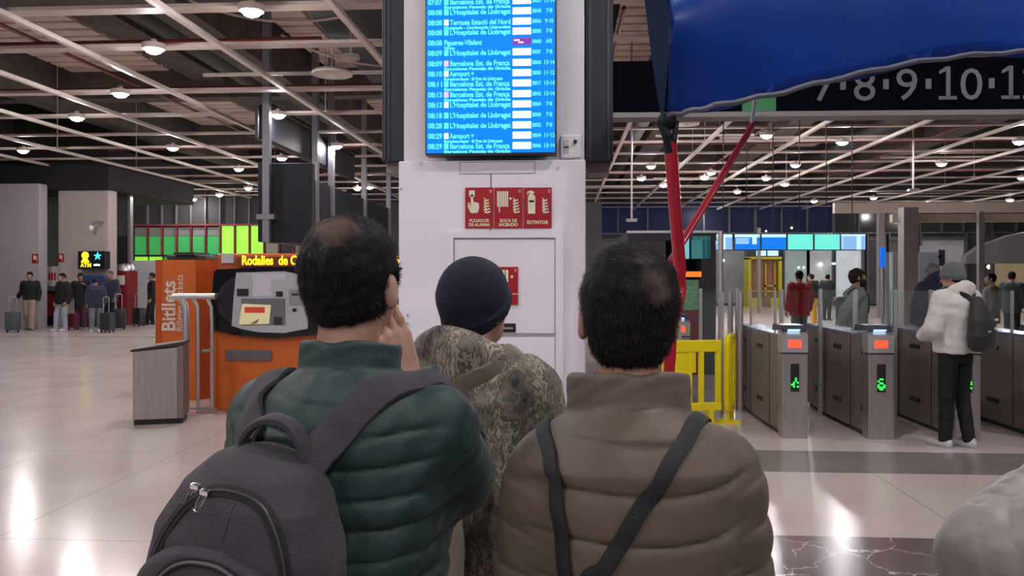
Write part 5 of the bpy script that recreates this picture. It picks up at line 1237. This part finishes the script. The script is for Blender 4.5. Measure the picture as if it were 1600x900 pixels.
    for x, a in ((-.066, .35), (-.044, .28)):
        p_, n_ = on(x, -.030, .006); m_ = MB(); dn = Vector((-math.sin(a), -.35, -math.cos(a))); u = Vector((math.cos(a), 0, -math.sin(a)))
        c_ = p_; loop = [c_ + u * .004, c_ + u * .0045 + dn * .018, c_ + u * .0035 + dn * .028, c_ + dn * .031, c_ - u * .0035 + dn * .028, c_ - u * .0045 + dn * .018, c_ - u * .004, c_ + u * .004]
        m_.tube(loop, .0023, 6).box(c_ + Vector((-.007, -.006, -.004)), c_ + Vector((.007, .002, .004)), .001)
        m_.build('zip_pull', ZP, o, True, tilt); 
        MB().tube([c_ + dn * .006, c_ + dn * .024], .0012, 6).build('pull_bar', ZP, o, True, tilt)
    # side bottle pocket + strap stub on the left
    MB().box((-.185, -.10, -.26), (-.15, -.06, -.215), .006).build('side_buckle', mat('buckle_grey', (.10, .09, .085), .5), o, M=tilt)
    bj = bvh_of(joA); T = lambda x, y, z: tilt @ Vector((x, y, z))
    top = T(0, -.03, 0)
    strap('shoulder_strap', [(-.115, .12, 1.33), (-.135, .05, 1.46), (-.132, -.05, 1.475), (-.118, -.12, 1.42), T(-.062, -.035, -.02), T(-.060, -.04, -.06)], bj, .056, .009, CHAR, o, .003, free=(.72, 1))
    strap('shoulder_strap', [(.150, .12, 1.32), (.150, .06, 1.45), (.130, -.03, 1.480), (.085, -.12, 1.44), T(.062, -.05, .0), T(.060, -.06, -.05)], bj, .060, .009, CHAR, o, .003, free=(.72, 1))
    m_ = MB()
    for sd in (-1, 1): m_.box((sd * .1 - .012, .03, -.42), (sd * .1 + .012, .05, -.1))
    m_.build('back_pad', CHARD, o, M=tilt)
backpack_A()

# ---- man in the brown quilted jacket with crossed black straps
locC = P(984, 1.36); rzC = YAW + math.radians(1); sC = 1.69 / 1.75
hmC = hair_mat('dark_hair_with_crown', (.007, .0055, .005), (.035, -.085, 1.69), .022, (.14, .10, .085), .5)
rC, jC, joC, HMC = person('man seen from behind in brown taupe quilted jacket with two black straps crossing his back', locC, rzC, 1.69,
    J=dict(shL=(-.140, -.01, 1.362), shR=(.150, -.01, 1.362), elL=(-.165, .03, 1.09), elR=(.185, .02, 1.09), wrL=(-.12, .22, 1.02), wrR=(.16, .22, .99), neck=(0, -.008, 1.455), head=(0, .02, 1.634)), hd=(3, 0, 1), res=.006,
    jacket=dict(m=TAU, puff=.046, hem=.80, amp=.008, pitch=.076, slope=-.05, slamp=.006, collar=dict(rx=.098, ry=.098, z0=1.43, z1=1.535, t=.011), wr=.003, ws=22, seed=5, res=.0042),
    trousers=(DENIM, 1.0), hair=(hmC, .012, -.085, .20, dict(strands=20000, whorl=(.035, -.085, 1.70), len=.011, lift=.3, res=.004)), shoulder_r=.062, torso_w=.80)
bj = bvh_of(joC)
LC = lambda px, py, d: local(locC, rzC, sC, PZ(px, py, d))
o = empty('carrying_straps', locC, rzC, 'black carrying straps running over the shoulders of the brown quilted jacket', 'carrying straps'); o.scale = (sC,) * 3
BS = fabric('black_webbing', (.008, .0085, .011), .7, .1, 30, .3, 300, 0)
strap('strap', [(-.150, .13, 1.30), (-.145, .05, 1.435), LC(836, 672, 1.27), LC(838, 730, 1.22), LC(850, 800, 1.20), LC(866, 880, 1.20), LC(880, 950, 1.2), (-.03, -.2, .95)], bj, .026, .005, BS, o, .003)
strap('strap', [(.150, .13, 1.30), (.145, .06, 1.43), LC(1084, 664, 1.29), LC(1040, 735, 1.22), LC(990, 812, 1.20), LC(948, 885, 1.20), LC(915, 940, 1.2), (-.02, -.2, .93)], bj, .028, .005, BS, o, .003)
MB().box((-.06, -.205, .86), (.02, -.17, .97), .01).build('strap_joiner', BS, o)

# ---- man in camouflage with the navy beanie
CAMO = camo_mat(); OLV = fabric('olive_tan_webbing', (.15, .125, .095), .85)
locB = P(738, 2.16); rzB = YAW - math.radians(32); sB = 1.672 / 1.75
rB, jB, joB, HMB = person('man in camouflage jacket and navy beanie standing between the two quilted jackets', locB, rzB, 1.672,
    J=dict(elR=(.245, .06, 1.12), wrR=(.13, .28, 1.16), elL=(-.24, .06, 1.12), wrL=(-.1, .27, 1.1)), hd=(8, 8, 6), res=.009,
    jacket=dict(m=CAMO, puff=.045, hem=.76, amp=0, hood=dict(rx=.105, ry=.10, z=1.50, r=.040), wr=.007, ws=20, seed=3, flare=.01, res=.008),
    trousers=(BLKC, 1.05), hair=(HAIRB, .006, -.06, .2), hat=(fabric('navy_knit', (.003, .006, .022), .9, .1, 20, .3, 200, 0), .020, -.052, .42, 'rim'))
bj = bvh_of(joB)
o = empty('backpack', locB, rzB, 'tan olive backpack slung on the camouflage jacket, mostly behind the green sleeve', 'backpack'); o.scale = (sB,) * 3
strap('shoulder_strap', [(.13, .12, 1.30), (.145, .06, 1.46), (.12, -.03, 1.50), (.06, -.14, 1.44), (.02, -.19, 1.34)], bj, .048, .009, OLV, o, .004)
strap('shoulder_strap', [(-.13, .12, 1.30), (-.14, .06, 1.46), (-.12, -.03, 1.49), (-.10, -.14, 1.42), (-.08, -.19, 1.32)], bj, .048, .009, OLV, o, .004)
V, F = sdf(lambda Q: rbox(Q, (-.03, -.26, 1.12), (.15, .085, .23), .06) + .008 * wob(Q, 20, 4), (-.2, -.38, .86), (.14, -.14, 1.4), .01)
link('bag', to_mesh('bag', V, F), OLV, o)
V, F = sdf(lambda Q: rbox(Q, (.05, -.32, 1.0), (.07, .06, .11), .03) + .006 * wob(Q, 30, 4), (-.06, -.42, .86), (.16, -.2, 1.14), .01)
link('side_pouch', to_mesh('side_pouch', V, F), OLV, o)

# ---- person whose grey sleeve enters at the lower right
GRY = fabric('light_grey_nylon', (.21, .19, .185), .5, .06, 6, .1, 60)
locD = P(1990, 1.15); rzD = YAW + math.radians(35); sD = 1.58 / 1.75
LD = lambda px, py, d: local(locD, rzD, sD, PZ(px, py, d))
rD, jD, joD, HMD = person('person at the lower right edge, only a puffy light grey bent sleeve in view', locD, rzD, 1.58,
    J=dict(elL=LD(1552, 872, 1.22), wrL=LD(1700, 722, 1.36), shL=LD(1760, 850, 1.12)), res=.009,
    jacket=dict(m=GRY, puff=.055, hem=.80, amp=0, slamp=.006, pitch=.045, collar=dict(rx=.09, ry=.09, z0=1.46, z1=1.55, t=.01), wr=.005, ws=30, seed=8, sleeve=1.0, res=.006), trousers=(BLKC, 1.0), hair=(HAIRB, .01, -.06, .2))

# ---- traveller in the white hoodie at the gates
locH = PF(1493, 699); rzH = YAW + math.radians(22); sH = 1.0
WHC = fabric('white_fleece', (.62, .60, .58), .9, .05); 
rH, jH, joH, HMH = person('traveller in white hoodie, grey beanie and black trousers standing at the ticket gates', locH, rzH, 1.75,
    J=dict(elL=(-.27, .02, 1.14), wrL=(-.16, .22, 1.05), elR=(.27, .0, 1.14), wrR=(.17, .20, 1.04), anL=(-.10, .03, .085), anR=(.105, -.06, .085), head=(0, .035, 1.625)), hd=(-18, -12, 0), res=.011,
    jacket=dict(m=WHC, puff=.055, hem=.90, hood=dict(rx=.10, ry=.09, z=1.50, r=.042), wr=.006, ws=22, flare=.0), trousers=(BLKC, .95), shoes=SHOEW, hair=(HAIRB, .006, -.06, .2),
    hat=(fabric('grey_knit', (.10, .115, .115), .9, .1, 20, .3, 200), .018, -.03, .30, 'rim'))
o = empty('backpack', locH, rzH, 'black teardrop backpack on the back of the white hoodie', 'backpack')
def f(Q):
    return stack([Q[0] - .02, Q[1], Q[2]], [(.93, 0, -.26, .10, .06, 2.5), (.98, 0, -.26, .145, .085, 2.5), (1.08, 0, -.26, .155, .095, 2.5), (1.22, 0, -.245, .125, .085, 2.4), (1.36, 0, -.22, .08, .06, 2.2), (1.44, 0, -.20, .045, .035, 2)]) + .003 * wob(Q, 30, 2)
PKB = fabric('black_pack_nylon', (.006, .006, .008), .6)
V, F = sdf(f, (-.18, -.40, .9), (.22, -.1, 1.48), .009); bg = link('bag', to_mesh('bag', V, F), PKB, o)
bj = bvh_of(joH)
for sd in (-1, 1): strap('shoulder_strap', [(sd * .13, .14, 1.2), (sd * .13, .1, 1.42), (sd * .11, -.02, 1.5), (sd * .04, -.15, 1.44), (.02 + sd * .02, -.2, 1.40)], bj, .05, .01, PKB, o, .004)
MB().box((.10, -.335, 1.22), (.135, -.325, 1.24)).box((-.02, -.36, 1.12), (.01, -.35, 1.13)).box((.06, -.36, 1.14), (.08, -.352, 1.165)).build('small_tag', mat('tag_white', (.6, .6, .62), .5), o)

# ---- travellers beyond the gates
GREYJ = fabric('sage_grey_jacket', (.17, .18, .17)); 
rE, jE, joE, HME = person('bearded man in sage grey jacket walking to the right behind the lit gates', P(1338, 10.9), YAW - math.radians(98), 1.71,
    J=dict(elL=(-.25, -.12, 1.14), wrL=(-.22, .05, .95), elR=(.27, -.22, 1.20), wrR=(.27, -.30, .98), knL=(-.09, .22, .52), anL=(-.09, .16, .12), anR=(.09, -.30, .12), knR=(.09, -.08, .49)), res=.011,
    jacket=dict(m=GREYJ, puff=.035, hem=.82, collar=dict(rx=.08, ry=.08, z0=1.46, z1=1.52, t=.008), wr=.006), trousers=(DENIM, 1.0), hair=(hair_mat('dark_brown_hair', (.022, .013, .010)), .018, -.055, .35, dict(amp=.004)), beard=hair_mat('brown_beard', (.03, .016, .011)), hands=(None, None), skin=SKINP)
o = empty('backpack', P(1338, 10.9), YAW - math.radians(98), 'dark grey backpack worn by the bearded man', 'backpack'); o.scale = (1.71 / 1.75,) * 3
V, F = sdf(lambda Q: rbox(Q, (0, -.205, 1.2), (.11, .05, .17), .04) + .004 * wob(Q, 30, 2), (-.16, -.34, .96), (.16, -.14, 1.44), .012); link('bag', to_mesh('bag', V, F), CHAR, o)
bj = bvh_of(joE)
for sd in (-1, 1): strap('shoulder_strap', [(sd * .12, .12, 1.15), (sd * .125, .12, 1.36), (sd * .12, .0, 1.47), (sd * .09, -.13, 1.40)], bj, .05, .01, CHARD, o, .004)
REDJ = fabric('red_jacket_cloth', (.36, .012, .02)); NAVJ = fabric('navy_jacket_cloth', (.014, .018, .045)); BRNJ = fabric('brown_grey_coat', (.075, .055, .045)); GRNJ = fabric('dark_teal_coat', (.02, .035, .035)); BLKJ = fabric('black_coat', (.005, .005, .006), sheen=0); PURP = fabric('maroon_trousers', (.09, .01, .035)); GRYT = fabric('grey_trousers', (.14, .14, .15))
person('person in bright red jacket with grey trousers seen from behind beyond the gates', P(1249, 17), YAW + .2, 1.72, res=.014, jacket=dict(m=REDJ, puff=.06, hem=.78, wr=.006), trousers=(GRYT, 1), hair=(HAIRB, .008, -.05, .2))
person('person in navy padded jacket with pale fur hood beyond the gates, left of the hoodie', P(1457, 12), YAW + .25, 1.79, res=.013, J=dict(elL=(-.28, 0, 1.14)), jacket=dict(m=NAVJ, puff=.075, hem=.80, amp=.008, pitch=.09, hood=dict(rx=.10, ry=.09, z=1.54, r=.05), wr=.006), trousers=(DENIM, 1.1), hair=(hair_mat('grey_hair', (.18, .17, .17)), .02, -.06, .2))
person('person in brown coat behind the hoodie shoulder, left of the dark teal one', P(1549, 16), YAW + 1.2, 1.66, res=.016, jacket=dict(m=BRNJ, puff=.05, hem=.70), trousers=(BLKC, 1), hair=(HAIRB, .012, -.05, .2))
person('person in dark teal coat at the warm lit shop on the far right', P(1581, 19), YAW - .8, 1.70, res=.016, jacket=dict(m=GRNJ, puff=.05, hem=.75), trousers=(BLKC, 1), hair=(HAIRB, .012, -.05, .2))
person('person in black coat leaning at the far window right of the red jacket', P(1272, 26), YAW + .9, 1.68, res=.018, J=dict(head=(.02, .12, 1.60), neck=(0, .06, 1.46)), jacket=dict(m=BLKJ, puff=.04, hem=.9), trousers=(mat('hi_vis_amber', (.55, .28, .01), .6), 1), hair=(HAIRB, .01, -.05, .2))
person('person in black coat furthest right at the far window, beside the star-like lights', P(1292, 28.5), YAW - 1.0, 1.66, res=.018, J=dict(head=(-.02, .10, 1.60)), jacket=dict(m=BLKJ, puff=.04, hem=.8), trousers=(BLKC, 1), hair=(HAIRB, .01, -.05, .2))
# ---- travellers on the left
BK = YAW + PI
person('man in dark jumper and beige trousers towing a grey suitcase at far left', PF(47, 516.5), BK + .15, 1.70, res=.013, J=dict(elR=(.27, -.08, 1.15), wrR=(.40, -.10, .98), anL=(-.1, .16, .085), knL=(-.1, .12, .5), anR=(.1, -.12, .09)), jacket=dict(m=BLKJ, puff=.035, hem=.93, wr=.006), trousers=(BEIGEC, 1.15), hair=(HAIRB, .014, -.02, -.3), skin=SKINP)
person('person in black coat and light jeans with white shoes in the left group', PF(98, 517), BK - .5, 1.66, res=.013, J=dict(anR=(.12, .14, .085), knR=(.11, .12, .5)), jacket=dict(m=BLKJ, puff=.065, hem=.82), trousers=(LTJ, 1.1), shoes=SHOEW, hair=(HAIRB, .014, -.03, -.1), skin=SKINP)
person('person in long black coat and maroon trousers behind the light jeans', PF(126, 512), BK + .6, 1.66, res=.014, J=dict(anL=(-.1, .2, .085), knL=(-.1, .14, .5), elL=(-.26, .1, 1.2), wrL=(-.12, .2, 1.36)), jacket=dict(m=BLKJ, puff=.06, hem=.62), trousers=(PURP, 1.1), hair=(HAIRB, .02, -.06, -.1), skin=SKINP)
person('short person in navy coat and grey trousers in the left group, head bowed', PF(150, 517), BK + .3, 1.52, res=.013, J=dict(head=(0, .06, 1.60), anR=(.1, .18, .085), knR=(.1, .14, .5)), hd=(0, -25, 0), jacket=dict(m=NAVJ, puff=.07, hem=.78), trousers=(GRYT, 1.2), shoes=SHOEW, hair=(HAIRB, .014, -.02, -.2), skin=SKINP)
person('tall man in black coat with two dark suitcases at the right of the left group', PF(173, 513.5), BK - .3, 1.74, res=.013, J=dict(elL=(-.27, .0, 1.15), wrL=(-.33, .15, .95)), jacket=dict(m=NAVJ, puff=.05, hem=.80), trousers=(BLKC, 1.05), hair=(mat('short_dark_hair', (.05, .025, .02), .6), .004, .01, -.3), skin=SKINP)
person('person in black walking left with a suitcase beside the orange panel', PF(238, 508), BK - 1.1, 1.68, res=.014, J=dict(elR=(.25, -.14, 1.16), wrR=(.25, -.36, 1.05), anL=(-.1, .16, .085), knL=(-.1, .12, .5)), jacket=dict(m=BLKJ, puff=.04, hem=.72), trousers=(BLKC, 1.1), hair=(HAIRB, .012, -.05, 0), skin=SKINP)
def suitcase(loc, rz, col, label, h=.52, w=.36, hx=.5):
    o = empty('suitcase', loc, rz, label, 'suitcase', 'suitcases of the left travellers')
    MB().box((-w / 2, -.12, .06), (w / 2, .12, .06 + h), .035).build('shell', col, o, True)
    m_ = MB()
    for k in range(4): m_.box((-w * .4 + k * w * .23, -.126, .1), (-w * .4 + k * w * .23 + .03, .126, .02 + h), .004)
    m_.build('rib', col, o)
    MB().tube([(-.09, .06, h), (-.09, .06, h + hx - .03), (-.06, .06, h + hx), (.06, .06, h + hx), (.09, .06, h + hx - .03), (.09, .06, h)], .011, 8).build('pull_handle', ALU, o, True)
    for x in (-1, 1):
        for y in (-1, 1): MB().cyl((x * (w / 2 - .05) - .012, y * .08, .03), (x * (w / 2 - .05) + .012, y * .08, .03), .03, seg=12).build('wheel', BLACK, o, True)
SG = mat('suitcase_grey_blue', (.07, .085, .10), .4); SB = mat('suitcase_black', (.015, .015, .018), .4); SM = mat('suitcase_maroon', (.13, .012, .03), .4)
suitcase(PF(20, 519), BK + .4, SG, 'grey blue suitcase towed by the man in beige trousers')
suitcase(PF(112, 515), BK, SM, 'maroon suitcase between the legs of the light jeans group', .42)
suitcase(PF(168, 519.5), BK - .2, mat('suitcase_dark_grey', (.035, .037, .04), .4), 'dark grey suitcase, front one of the two beside the tall man', .50)
suitcase(PF(186, 515.5), BK + .3, SB, 'black suitcase, rear one of the two beside the tall man', .56)
suitcase(PF(217, 509.5), BK - .5, SB, 'black suitcase pulled by the person beside the orange panel')
